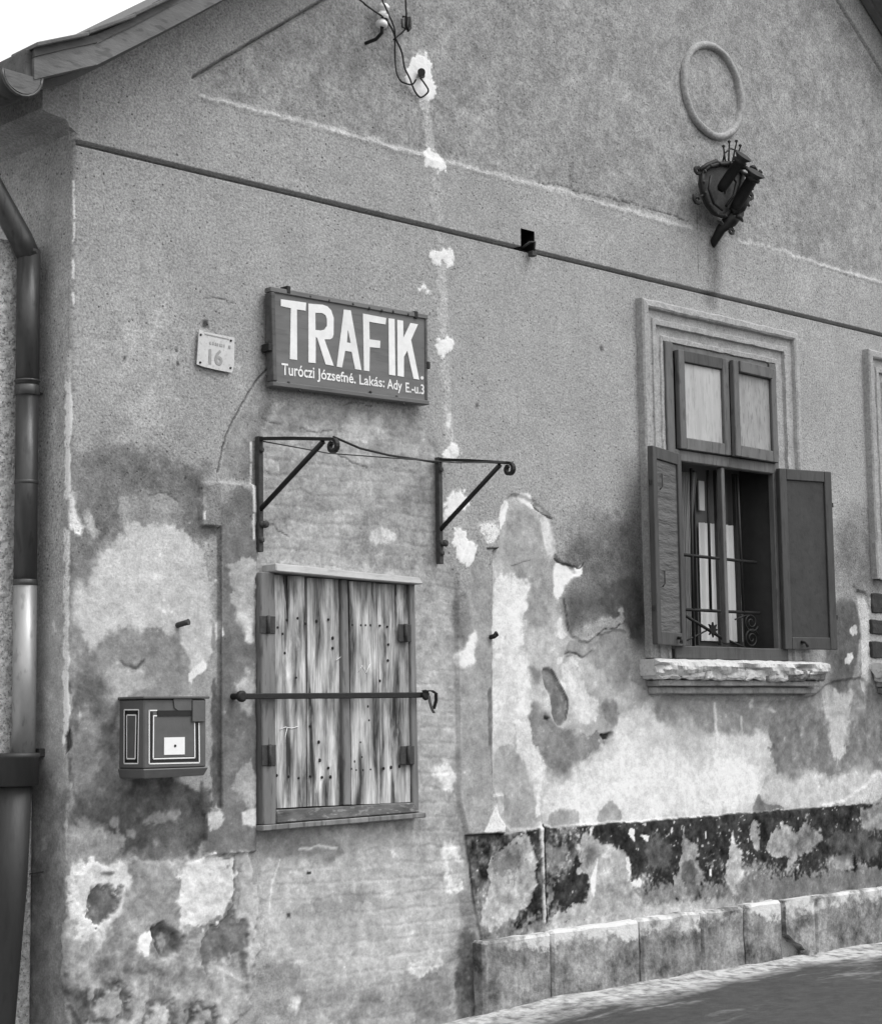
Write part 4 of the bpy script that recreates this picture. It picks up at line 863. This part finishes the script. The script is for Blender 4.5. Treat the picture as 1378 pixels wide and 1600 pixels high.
for cx, cy in ((265, 565), (315, 557), (352, 582), (405, 570), (460, 563), (570, 588), (610, 590), (632, 590), (655, 590), (700, 592), (735, 597), (245, 630), (222, 600), (255, 720), (308, 835), (480, 650), (480, 697), (548, 690), (740, 680), (738, 755), (700, 850), (375, 1062), (415, 1137), (420, 1222), (218, 1293), (273, 1298), (320, 1305), (376, 1297), (430, 1302), (460, 1258), (470, 1300), (608, 1138), (615, 1207), (580, 1228), (565, 1262), (588, 1268), (620, 1268), (655, 1265), (718, 1260), (753, 1255), (792, 1250), (643, 970), (648, 1035)):
    p = on(360+cx/2.996, 780+cy/2.996, -.04)
    if nail0 is None:
        nail0 = MB().lathe((0, 0, 0), (0, -1, 0), [(-.004, .0068), (.002, .0068), (.004, .004)], 8); nail0 = nail0.build('nail', 'iron', None); nail0.parent = hat; nn_ = nail0
    else:
        nn_ = nail0.copy(); COL.objects.link(nn_); nn_.parent = hat
    nn_.location = p - hat.location - house.location; nn_.scale = (1, 1, random.uniform(.9, 1.4))
for st_ in ([(438, 1140), (446, 1136), (456, 1138), (466, 1135)], [(449, 1137), (446, 1150), (445, 1166)], [(525, 1032), (533, 1026), (538, 1040)], [(560, 1050), (566, 1040), (572, 1052), (578, 1038)]):
    HB(MB().tube([on(x, y, -.0425) for x, y in st_], .0022, 4), 'chalk_mark', 'white')
# small dark socket in the string course
pv = on(822, 378); m = MB(); m.box(pv.x-.062, pv.x+.057, -.006, .16, pv.z-.057, pv.z+.072); m.bm.faces.ensure_lookup_table()
bmesh.ops.delete(m.bm, geom=[f for f in m.bm.faces if f.calc_center_median().y < -.0055], context='FACES')
sock = m.build('beam_socket', 'black', house)
MB().tube([(pv.x-.03, .03, pv.z-.05), (pv.x-.012, -.04, pv.z-.012), (pv.x+.022, -.05, pv.z-.005), (pv.x+.03, -.03, pv.z-.07)], .008, 6).build('iron_loop', 'rust', sock)
MB().box(pv.x-.004, pv.x+.036, -.052, -.012, pv.z-.092, pv.z-.062, .003).build('iron_stub', 'rust', sock)

# ================================================================== GROUND
xs = sorted(set([-900, -300, -100, -40, -15] + [round(-8+.35*k, 3) for k in range(14)] + [round(-3+.08*k, 3) for k in range(150)] + [9.2, 10, 12, 16, 30, 80, 300, 900]))
ys = sorted(set([-900, -300, -100, -40, -15, -9, -6, -4.5] + [round(-3.5+.06*k, 3) for k in range(62)] + [1, 4, 12, 40, 150, 900]))
from mathutils import noise as mn
m = MB(); vs = []
for x in xs:
    base = -.03 if x < 2.4 else (-.03+.06*(x-2.4)/.9 if x < 3.3 else .03)
    vs.append([m.bm.verts.new((x, y, base + (.012*mn.noise(Vector((x*1.3, y*1.9, 0)))+.006*mn.noise(Vector((x*6, y*6, 3))) if -3.5 < y < .3 else 0) + (.022*max(0, 1-abs(y+.08)/.14) if -.3 < y < .3 else 0)*(.6+mn.noise(Vector((x*3, 0, 5)))))) for y in ys])
for a, b in zip(vs, vs[1:]):
    for i in range(len(ys)-1): m.bm.faces.new((a[i], b[i], b[i+1], a[i+1])).smooth = True
tag(m.build('pavement', 'ground'), 'dark worn asphalt pavement with pale dust along the wall foot', None, None, 'structure')

# ================================================================== THINGS ON AND BESIDE THE WALL
# rough-cast wall standing against the side of the house
gw = MB(); gw.box(-3.2, -.004, .290, .60, -.2, 3.92, .01); gw.rough(.012, 0, 4)
gwo = tag(place_on_self(gw.build('garden_wall', 'rough'), (-1.6, .45, 0)), 'pale rough cast garden wall behind the downpipe', 'wall')

# downpipe
dp = tag(empty('downpipe', (-.24, .25, 0)), 'dark round metal downpipe in a wide cast iron boot at the house corner', 'downpipe')
PC = Vector((-.10, .224, 0)); at = lambda z, x=0, y=0: (PC.x+x, PC.y+y, z)
MB().tube([(-.475, .25, 4.42), (-.44, .248, 4.36), (-.14, .228, 3.92), at(3.84)], .057, 18).build('swan_neck', 'pipe_dark', dp)
MB().tube([at(3.87), at(3.20)], .056, 20).build('pipe_section', 'pipe_dark', dp)
MB().tube([at(3.19), at(2.27)], .054, 20).build('pipe_section', 'pipe_dark', dp)
MB().tube([at(2.28), at(1.38)], .055, 20).build('pipe_section', 'pipe_zinc', dp)
for z, h, r, mt in ((3.235, .012, .062, 'pipe_dark'), (3.19, .05, .060, 'pipe_dark'), (2.75, .02, .0575, 'pipe_dark'), (2.275, .03, .058, 'pipe_dark')):
    MB().lathe(at(z), (0, 0, 1), [(-h/2, r-.004), (-h/2+.004, r), (h/2-.004, r), (h/2, r-.004)], 20).build('collar', mt, dp)
MB().bar(at(3.19, .02), (.01, .26, 3.19), .02, .006).build('wall_strap', 'rust', dp)
MB().box(-.03, .012, .20, .245, 1.46, 1.50, .004).build('wall_strap', 'rust', dp)
MB().tube([(-.155, .215, 1.36), (-.180, .208, .9), (-.275, .198, -.1)], .084, 22).build('cast_boot', 'pipe_cast', dp)
MB().lathe((-.152, .212, 1.33), (0, 0, 1), [(0, .090), (.004, .108), (.125, .108), (.130, .114), (.150, .114), (.152, .09)], 24).build('boot_collar', 'pipe_cast', dp)
tie = tag(MB().tube([onx(-20, 1366, -.09), (-.19, .155, 1.0), onx(20, 1365, -.09), onx(45, 1366, -.02), onx(68, 1362, -.005)], .0035, 5).build('wire_tie', 'rust'), 'thin rusty tie wire round the cast iron boot of the downpipe', 'wire')
place_on_self(tie, (-.1, .2, .95))

# shop sign
sg = tag(empty('shop_sign', (1.77, -.03, 3.34)), 'weathered wooden sign board lettered TRAFIK in white above the hatch', 'sign')
SY = -.062
def SP(cx, cy, Y=SY): return on(420+cx/5.104, 440+cy/5.104, Y)
c4 = [SP(22, 70), SP(1252, 288), SP(1258, 972), SP(40, 822)]
MB().prism(c4, (0, .035, 0)).build('board', 'sign', sg)
def edge(a, b, w, h, n): MB().bar(a+Vector((0, .017, 0)), b+Vector((0, .017, 0)), w, h, (0, 0, 1), .003).rough(.0015, 2, 9).build(n, 'sign', sg)
edge(c4[0]+Vector((-.012, 0, .004)), c4[1]+Vector((.012, 0, .004)), .052, .026, 'frame_rail'); edge(c4[3]+Vector((-.012, 0, .004)), c4[2]+Vector((.012, 0, .004)), .056, .024, 'frame_rail')
MB().bar(c4[0]+Vector((0, .012, -.012)), c4[3]+Vector((0, .012, .018)), .026, .054, (0, 1, 0), .003).build('frame_rail', 'sign_edge', sg)
MB().bar(c4[1]+Vector((-.002, .014, -.012)), c4[2]+Vector((-.002, .014, .018)), .018, .040, (0, 1, 0), .003).build('frame_rail', 'sign_edge', sg)
LET = [([(98, 140), (300, 168), (296, 232), (226, 222), (228, 625), (170, 618), (178, 212), (98, 195)], []),
       ([(318, 175), (430, 184), (470, 198), (500, 230), (519, 290), (518, 420), (510, 448), (492, 460), (445, 460), (520, 672), (455, 660), (388, 450), (376, 440), (375, 650), (318, 645)], [[(372, 248), (425, 250), (455, 268), (465, 300), (465, 355), (445, 382), (415, 390), (374, 385)]]),
       ([(600, 222), (655, 230), (740, 705), (690, 698), (662, 560), (610, 552), (585, 685), (543, 678)], [[(632, 380), (655, 490), (624, 485)]]),
       ([(752, 255), (938, 290), (932, 342), (802, 320), (805, 460), (890, 472), (888, 530), (806, 522), (803, 715), (760, 708)], []),
       ([(956, 293), (1004, 298), (1010, 750), (960, 742)], []),
       ([(1025, 305), (1072, 312), (1074, 450), (1130, 330), (1190, 340), (1135, 465), (1200, 782), (1155, 775), (1105, 550), (1078, 600), (1078, 760), (1028, 752)], []),
       ([(1223+12*math.cos(t), 768+14*math.sin(t)) for t in (k*math.pi/5 for k in range(10))], [])]
for o, hs in LET:
    MB().prism([SP(*p, SY-.0025) for p in o], (0, .002, 0), [[SP(*p, SY-.0025) for p in h] for h in hs]).build('painted_letter', 'white_old', sg)
def text_mesh(body, bold=.012):
    c = bpy.data.curves.new('t', 'FONT'); c.body = body; c.size = 1; c.offset = bold; c.fill_mode = 'FRONT'; c.resolution_u = 3
    o = bpy.data.objects.new('t', c); COL.objects.link(o); bpy.context.view_layer.update()
    me = bpy.data.meshes.new_from_object(o.evaluated_get(bpy.context.evaluated_depsgraph_get())); bpy.data.objects.remove(o); return me
def word(body, q, name, mt, parent, Y, cap=.73, mapf=SP, bold=.012):
    """q: left-bottom, right-bottom of the base line and cap-height point (tracing px)"""
    me = text_mesh(body, bold); A, B, Cc = (mapf(*p, Y) for p in q)
    xs_ = [v.co.x for v in me.vertices]; x0, x1 = min(xs_), max(xs_)
    off = Vector((0, 0, 0)); p = parent
    while p is not None: off += p.location; p = p.parent
    for v in me.vertices:
        r = A + (B-A)*((v.co.x-x0)/(x1-x0)) + (Cc-A)*(v.co.y/cap); v.co = Vector((r.x, Y, r.z)) - off
    me.materials.clear(); me.materials.append(MT[mt]); o = bpy.data.objects.new(name, me); COL.objects.link(o); o.parent = parent
    return o
YT = SY-.002
for body, q in (('Turóczi', [(106, 740), (366, 770), (104, 645)]), ('Józsefné.', [(388, 772), (694, 812), (386, 688)]), ('Lakás:', [(724, 818), (924, 842), (722, 738)]), ('Ady', [(944, 852), (1064, 866), (942, 772)]), ('E.-u.3', [(1092, 880), (1240, 898), (1090, 800)])):
    word(body, q, 'painted_word', 'white_old', sg, YT, bold=.016)
for cx, cy in ((155, 62), (1172, 262), (1270, 664), (8, 520)):
    p = SP(cx, cy, SY-.004); MB().box(p.x-.012, p.x+.012, SY-.012, SY+.05, p.z-.022, p.z+.018, .003).build('clamp', 'iron', sg)
for cx, cy in ((160, 808), (250, 870), (710, 890), (812, 882), (1020, 920), (1075, 975), (330, 120), (480, 150), (670, 180), (800, 212), (900, 232), (990, 240), (1110, 262)):
    p = SP(cx, cy, SY-.006); MB().lathe((p.x, SY-.004, p.z), (0, -1, 0), [(0, .009), (.004, .009), (.006, .004)], 7).build('nail', 'iron', sg)

# house number plate
pl = tag(empty('house_number_plate', (.85, -.01, 3.37)), 'small pale enamel house number plate left of the sign board', 'number plate')
PP = lambda cx, cy, Y=-.020: on(290+cx/13.78, 490+cy/13.78, Y)
MB().prism([PP(300, 330), PP(400, 390), PP(660, 440), PP(880, 480), PP(1062, 520), PP(1052, 1090), PP(1010, 1275), PP(700, 1215), PP(420, 1150), PP(250, 1090)], (0, .006, 0)).build('plate', 'plate', pl)
word('16', [(510, 1075), (805, 1110), (510, 745)], 'painted_number', 'plate_ink', pl, -.0225, mapf=PP, bold=.02)
MB().prism([PP(420, 425, -.0225), PP(950, 545, -.0225), PP(950, 562, -.0225), PP(420, 445, -.0225)], (0, .001, 0)).build('painted_line', 'plate_ink', pl)
for a, b in ((530, 560), (590, 620), (645, 675), (690, 710), (745, 805), (830, 850), (935, 975)):
    MB().prism([PP(a, 600+(a-530)*.2, -.0225), PP(b, 600+(b-530)*.2, -.0225), PP(b, 660+(b-530)*.2, -.0225), PP(a, 660+(a-530)*.2, -.0225)], (0, .001, 0)).build('worn_lettering', 'plate_ink', pl)
for q in ((330, 455), (978, 582), (318, 1052), (968, 1170)):
    p = PP(*q); MB().lathe((p.x, -.019, p.z), (0, -1, 0), [(0, .006), (.005, .006), (.007, .003)], 8).build('screw', 'iron', pl)

# letter box
lb = tag(empty('letter_box', (.46, 0, 1.35)), 'grey metal letter box with white lined panels and a white card', 'letter box')
LX0, LX1, LD, LZ0, LZ1 = .280, .640, -.195, 1.400, 1.722
MB().box(LX0, LX1, LD, .01, LZ0, LZ1, .006).build('body', 'box', lb)
MB().box(LX0-.012, LX1+.012, LD-.014, .01, LZ1+.001, LZ1+.013, .003).build('lid', 'box', lb)
MB().hexa([(LX0+.004, LD+.004, LZ0-.045), (LX1-.01, LD+.004, LZ0-.040), (LX1-.01, .01, LZ0-.040), (LX0+.004, .01, LZ0-.045), (LX0-.008, LD-.010, LZ0-.001), (LX1+.008, LD-.010, LZ0-.001), (LX1+.008, .01, LZ0-.001), (LX0-.008, .01, LZ0-.001)], .004).build('base_moulding', 'box', lb)
LQ = lambda cx, cy, Y=LD: on(170+cx/7.655, 1070+cy/7.655, Y)
LS = lambda cx, cy: onx(170+cx/7.655, 1070+cy/7.655, LX0)
def fline(a, b, w=.0055, mt='white', Yo=-.0015, nm='painted_line'):
    a, b = LQ(*a, LD+Yo), LQ(*b, LD+Yo); MB().bar((a.x, LD+Yo, a.z), (b.x, LD+Yo, b.z), w, .001, (0, 1, 0)).build(nm, mt, lb)
MB().box(LQ(492, 0).x, LQ(1095, 0).x, LD-.0008, LD-.0002, LQ(0, 945).z, LQ(0, 885).z).build('painted_band', 'black', lb)
for a, b in (((488, 300), (488, 945)), ((488, 945), (1092, 932)), ((1082, 455), (1088, 935)), ((540, 365), (536, 885)), ((536, 885), (1036, 872)), ((1030, 455), (1034, 875)), ((488, 306), (582, 306)), ((545, 370), (580, 370))): fline(a, b)
for a, b in ((496, 532), (1040, 1080)): MB().box(LQ(a, 0).x, LQ(b, 0).x, LD-.0008, LD-.0002, LQ(0, 884).z, LQ(0, 330).z).build('painted_band', 'black', lb)
a, b = LQ(582, 308), LQ(985, 372); MB().box(a.x, b.x, LD-.004, LD-.001, b.z, a.z).build('slot', 'black', lb)
a, b = LQ(770, 165), LQ(985, 305); MB().prism([(a.x, LD-.006, a.z), (b.x, LD-.006, a.z), (b.x, LD-.006, b.z), (a.x+.025, LD-.006, b.z), (a.x+.006, LD-.006, b.z+.012)], (0, .005, 0)).build('slot_flap', 'box', lb)
a, b = LQ(990, 190), LQ(1140, 440); MB().box(a.x, min(b.x, LX1+.01), LD-.012, LD-.001, b.z, a.z, .002).build('hasp_plate', 'box', lb)
a, b = LQ(662, 630), LQ(908, 832); MB().box(a.x, b.x, LD-.0030, LD-.001, b.z, a.z).build('card', 'white', lb)
p = LQ(792, 730); MB().lathe((p.x, LD-.003, p.z), (0, -1, 0), [(0, .0065), (.002, .0065), (.003, .003)], 10).build('lock', 'iron', lb)
def sline(a, b, w=.0055, mt='white'):
    a, b = LS(*a), LS(*b); MB().bar((LX0-.0015, a.y, a.z), (LX0-.0015, b.y, b.z), w, .001, (1, 0, 0)).build('painted_line', mt, lb)
for a, b in (((192, 298), (365, 298)), ((365, 298), (355, 942)), ((355, 942), (190, 942)), ((190, 942), (192, 298)), ((222, 362), (332, 362)), ((332, 362), (322, 884)), ((322, 884), (222, 884)), ((222, 884), (222, 362))): sline(a, b)
for a, b in (((207, 310), (205, 930)), ((348, 310), (340, 930)), ((210, 330), (345, 330)), ((210, 912), (340, 912))): 
    a_, b_ = LS(*a), LS(*b); MB().bar((LX0-.0008, a_.y, a_.z), (LX0-.0008, b_.y, b_.z), .014, .0008, (1, 0, 0)).build('painted_band', 'black', lb)

# iron peg and wall hook
p = on(278, 975, 0)
o = MB().tube([(p.x, .03, p.z-.01), (p.x, -.075, p.z+.004), (p.x+.004, -.085, p.z+.006)], [.014, .014, .016], 9); tag(place_on_self(o.build('iron_peg', 'rust'), (p.x, 0, p.z)), 'short rusty iron peg in the pale patch above the letter box', 'peg')
p = on(762, 996, 0)
o = MB().tube([(p.x, .03, p.z-.004), (p.x, -.05, p.z+.004), (p.x+.012, -.06, p.z+.02), (p.x+.004, -.066, p.z+.012)], [.013, .014, .017, .01], 8); tag(place_on_self(o.build('wall_hook', 'iron'), (p.x, 0, p.z)), 'small black iron hook on the right door jamb beside the hatch', 'hook')

# locking bar across the hatch
BY = -.085
lk = tag(empty('locking_bar', (1.66, BY, 1.744)), 'black iron locking bar lying across the boarded hatch', 'bar')
a, b = on(376, 1088, BY), on(668, 1086, BY)
MB().bar(a, b, .020, .030, (0, 0, 1), .004).rough(.0012, 3, 8).build('bar', 'iron', lk)
MB().lathe((a.x, BY-.012, a.z), (0, -1, 0), [(-.11, .016), (-.02, .016), (-.012, .028), (.004, .029), (.010, .018)], 12).build('eye_bolt', 'iron', lk)
MB().lathe((b.x-.03, BY-.010, b.z), (0, -1, 0), [(-.11, .012), (.0, .014), (.006, .030), (.014, .018)], 10).build('staple', 'iron', lk)
MB().strap([(b.x-.05, BY-.018, b.z+.022), (b.x+.005, BY-.03, b.z+.022), (b.x+.030, BY-.035, b.z+.008), (b.x+.030, BY-.035, b.z-.03), (b.x+.012, BY-.035, b.z-.075)], .020, .007, (0, 1, 0)).build('hasp', 'iron', lk)
MB().strap([(b.x-.012, BY-.022, b.z-.005), (b.x-.014, BY-.035, b.z-.045), (b.x-.002, BY-.040, b.z-.085), (b.x+.012, BY-.038, b.z-.098)], .016, .006, (1, 0, 0)).build('hook', 'rust', lk)

# awning brackets with crossed wires
def bracket(x, zt, zb, zf, tip, label):
    r = tag(empty('awning_bracket', (x, 0, zb)), label, 'bracket', 'iron awning brackets over the hatch')
    MB().bar((x, -.022, zb), (x, -.022, zt+.01), .030, .034, (0, 1, 0), .003).build('wall_bar', 'rust', r)
    ty, tz = tip
    c = Vector((x, ty+.005, tz-.032)); sp = [c+Vector((0, -math.sin(t)*q, math.cos(t)*q)) for t, q in ((k*.42, .034-.0010*k) for k in range(15))]
    MB().strap([(x, -.01, zt), (x, ty*.5, (zt+tz)/2+.004)] + sp, .024, .016, (1, 0, 0)).build('arm', 'iron', r)
    MB().tube([(x, -.03, zf), (x, ty*.87, tz-.002)], .0135, 8).build('brace', 'iron', r)
    for z in (zf-.075, zb+.06, zt-.06): MB().lathe((x, -.036, z), (0, -1, 0), [(0, .014), (.010, .016), (.016, .008)], 8).build('bolt', 'rust', r)
    MB().lathe((x+.018, -.036, zf-.075), (0, -1, 0), [(0, .018), (.020, .020), (.028, .010)], 8).build('bolt', 'rust', r)
    return r
bracket(1.105, 3.046, 2.465, 2.68, (-.60, 2.972), 'black iron awning bracket with scrolled arm nearer the letter box')
bracket(2.375, 3.050, 2.465, 2.655, (-.57, 2.968), 'black iron awning bracket with scrolled arm beside the peeled white patches')
w1 = MB().tube([(1.105, -.60, 2.985), (1.40, -.46, 2.972), (1.75, -.30, 2.985), (2.1, -.15, 3.01), (2.375, -.02, 3.030)], .006, 6).build('awning_rod', 'iron')
tag(place_on_self(w1, (1.7, -.3, 2.98)), 'iron rod running from the scrolled arm tip of one awning bracket to the wall', 'rod')
w2 = MB().tube([(1.105, -.02, 3.035), (1.45, -.16, 2.985), (1.75, -.30, 2.972), (2.1, -.45, 2.960), (2.375, -.56, 2.975)], .0035, 5).build('awning_wire', 'rust')
tag(place_on_self(w2, (1.7, -.3, 2.97)), 'thin slack wire crossing below the iron rod between the awning brackets', 'wire')

# flag holder: shield, two pole sockets, crown
fh = tag(empty('flag_holder', on(1115, 340, 0)), 'dark wrought iron flag holder with shield, pole sockets and crown above the window', 'flag holder')
FY = -.13
Q = lambda x, y, Y=FY: on(x, y, Y)
rim = [Q(*p) for p in ((1098, 268), (1096, 285), (1099, 302), (1106, 320), (1117, 334), (1130, 338), (1142, 328), (1152, 308), (1158, 288), (1160, 272), (1152, 260), (1138, 255), (1122, 256), (1108, 260))]
MB().prism([p+Vector((0, .012, 0)) for p in rim], (0, .02, 0)).rough(.003, 1, 12).build('shield', 'rust', fh)
MB().tube(rim+[rim[0]], .017, 7).build('shield_rim', 'iron', fh)
MB().tube([Q(1110, 275, FY-.02), Q(1107, 295, FY-.03), Q(1115, 318, FY-.03), Q(1128, 328, FY-.02)], .010, 6).build('ornament', 'iron', fh)
MB().tube([Q(1140, 268, FY-.02), Q(1150, 285, FY-.03), Q(1146, 305, FY-.03), Q(1134, 322, FY-.02)], .010, 6).build('ornament', 'iron', fh)
def socket(a, b, ya, yb, r):
    A, B = Q(*a, ya), Q(*b, yb); ax = B-A; L = ax.length
    MB().lathe(A, ax, [(0, r*.55), (.02, r*.9), (L*.2, r), (L*.8, r), (L*.82, r*1.35), (L*.88, r*1.35), (L*.9, r*1.05), (L, r*1.75), (L+.006, r*1.5), (L-.02, r*.8)], 14).build('pole_socket', 'iron', fh)
socket((1124, 298), (1161, 244), -.15, -.34, .036)
socket((1146, 328), (1180, 270), -.15, -.34, .040)
MB().tube([Q(1150, 262, -.16), Q(1165, 262, -.24), Q(1176, 272, -.30)], .014, 7).build('cross_bar', 'iron', fh)
MB().tube([Q(1142, 332, -.14), Q(1158, 325, -.18), Q(1166, 308, -.22)], .032, 9).build('socket_boss', 'iron', fh)
MB().tube([Q(1152, 330, -.13), Q(1140, 345, -.12), Q(1126, 358, -.07), Q(1115, 378, -.03), Q(1112, 388, .01)], [.050, .050, .034, .026, .014], 10).build('stem', 'iron', fh)
MB().tube([Q(1128, 300, .02), Q(1128, 300, FY+.02)], .025, 8).build('wall_stay', 'iron', fh)
MB().tube([Q(1138, 345, .02), Q(1138, 345, -.12)], .022, 8).build('wall_stay', 'iron', fh)
cr = Q(1138, 262, FY)
for x, y in ((1130, 231), (1139, 224), (1150, 223), (1156, 230)):
    e = Q(x, y, FY-.02); MB().tube([cr+(e-cr)*.0+Vector(((e.x-cr.x)*.35, 0, 0)), cr+(e-cr)*.55+Vector(((e.x-cr.x)*.18, 0, 0)), e, e+Vector((0, 0, .012)), e+Vector((0, 0, .020))], [.007, .006, .005, .013, .006], 7).build('crown_pin', 'iron', fh)
MB().tube([Q(1128, 258), Q(1131, 240, FY-.02), Q(1141, 232, FY-.02), Q(1152, 236, FY-.02), Q(1154, 252, FY-.02)], .006, 6).build('crown_band', 'iron', fh)
for k_ in range(14):                                           # beaded rim
    p_ = rim[k_]; MB().lathe(p_+Vector((0, -.016, 0)), (0, -1, 0), [(-.004, .010), (.004, .012), (.010, .006)], 7).build('bead', 'rust', fh)
for a_, b_, r_ in (((1162, 290), (1176, 296), .014), ((1158, 312), (1170, 322), .016), ((1150, 338), (1160, 346), .014), ((1128, 350), (1120, 346), .012), ((1184, 272), (1190, 270), .012), ((1172, 262), (1182, 266), .013)):
    MB().tube([Q(*a_, -.20), Q((a_[0]+b_[0])/2, (a_[1]+b_[1])/2-3, -.21), Q(*b_, -.20)], [r_, r_*1.2, r_*.5], 7).build('leaf', 'iron', fh)
def curl(c, r, n, mt='iron', turn=2.2, sgn=1):
    c = Q(*c); MB().tube([c+Vector((sgn*q*1.3*math.cos(t), 0, q*math.sin(t))) for t, q in ((k*turn*2*math.pi/n, r*(.35+.65*k/n)) for k in range(n+1))], r*.26, 6).build('scroll', mt, fh)
curl((1089, 266), .030, 18, sgn=1); curl((1089, 311), .036, 18, sgn=-1); curl((1171, 306), .030, 16); curl((1142, 361), .026, 14); curl((1118, 255), .026, 14)
MB().tube([Q(1092, 266), Q(1104, 258), Q(1118, 252), Q(1124, 258)], .016, 7).build('ornament', 'iron', fh)
MB().tube([Q(1093, 308), Q(1099, 304)], .009, 6).build('ornament', 'iron', fh)

# porcelain insulator and its wires
ip = Q(597, 34, -.14)
ins = tag(empty('insulator', (ip.x, 0, ip.z)), 'white porcelain insulator on a bent iron pin under the gable', 'insulator')
MB().lathe(ip, (.10, -.10, 1), [(-.03, .016), (-.028, .030), (-.012, .034), (.000, .030), (.006, .022), (.014, .022), (.022, .033), (.040, .034), (.050, .026), (.056, .020), (.064, .020), (.072, .032), (.088, .032), (.100, .022), (.106, .008)], 18).build('bell', 'porcelain', ins)
MB().tube([ip+Vector((0, 0, -.02)), ip+Vector((.002, .004, -.06)), ip+Vector((0, .05, -.085)), ip+Vector((-.002, .17, -.085))], .010, 8).build('pin', 'iron', ins)
MB().lathe(ip+Vector((.006, -.004, .010)), (.10, -.10, 1), [(0, .025), (.004, .027), (.008, .025)], 14).build('tie_wire', 'iron', ins)
def cable(pts, r, label, name='overhead_wire', group=None):
    P_ = [Q(x, y, Y) for x, y, Y in pts]; out = []
    for i in range(len(P_)-1):                                 # smooth the run
        p0, p1, p2, p3 = P_[max(i-1, 0)], P_[i], P_[i+1], P_[min(i+2, len(P_)-1)]
        for k in range(5):
            t = k/5; out.append(.5*((2*p1)+(p2-p0)*t+(2*p0-5*p1+4*p2-p3)*t*t+(3*p1-p0-3*p2+p3)*t**3))
    out.append(P_[-1]); o = MB().tube(out, r, 6).build(name, 'iron'); tag(o, label, 'wire', group); place_on_self(o, P_[-1]); return o
cable([(440, -80, -1.0), (555, -5, -.30), (572, 8, -.22), (586, 18, -.17), (600, 28, -.16), (612, 44, -.12), (619, 62, -.07), (628, 82, -.04), (632, 105, -.035), (640, 122, -.03), (648, 142, -.02), (657, 152, -.02), (667, 146, -.03), (669, 140, -.04), (663, 130, -.06), (657, 122, -.07)], .0052, 'dark wire led over the porcelain insulator and looped below the conduit end')
cable([(598, -60, -.6), (597, -5, -.28), (602, 10, -.20), (608, 24, -.17), (613, 35, -.14), (617, 50, -.10), (617, 80, -.05), (619, 110, -.04), (625, 125, -.035), (633, 130, -.03), (644, 132, -.04), (650, 124, -.07)], .0048, 'dark wire hanging straight down past the insulator to the conduit end')
cable([(632, -40, -.5), (634, 8, -.20), (635, 24, -.13), (634, 44, -.08), (622, 56, -.06), (615, 62, -.06)], .0052, 'dark wire tied off through the iron strain hook beside the insulator')
sh = tag(empty('strain_hook', Q(636, 36, 0)), 'small black iron strain hook on the gable beside the insulator', 'hook')
MB().tube([Q(640, 30, .02), Q(640, 28, -.06), Q(641, 44, -.075), Q(638, 48, -.08), Q(636, 40, -.08), Q(637, 28, -.06)], .009, 7).build('loop', 'iron', sh)
MB().tube([Q(628, 30, -.05), Q(629, 42, -.06), Q(634, 46, -.06), Q(634, 26, -.055), Q(629, 26, -.05)], .007, 6).build('shackle', 'rust', sh)
ce = Q(655, 118, 0); o = MB().tube([(ce.x+.05, .03, ce.z+.004), (ce.x-.005, -.025, ce.z), (ce.x-.03, -.05, ce.z-.002), (ce.x-.036, -.056, ce.z-.002)], [.018, .019, .022, .022], 14)
tag(place_on_self(o.build('conduit_end', 'iron'), (ce.x, 0, ce.z)), 'black conduit end sticking out of the white lime dab', 'conduit')
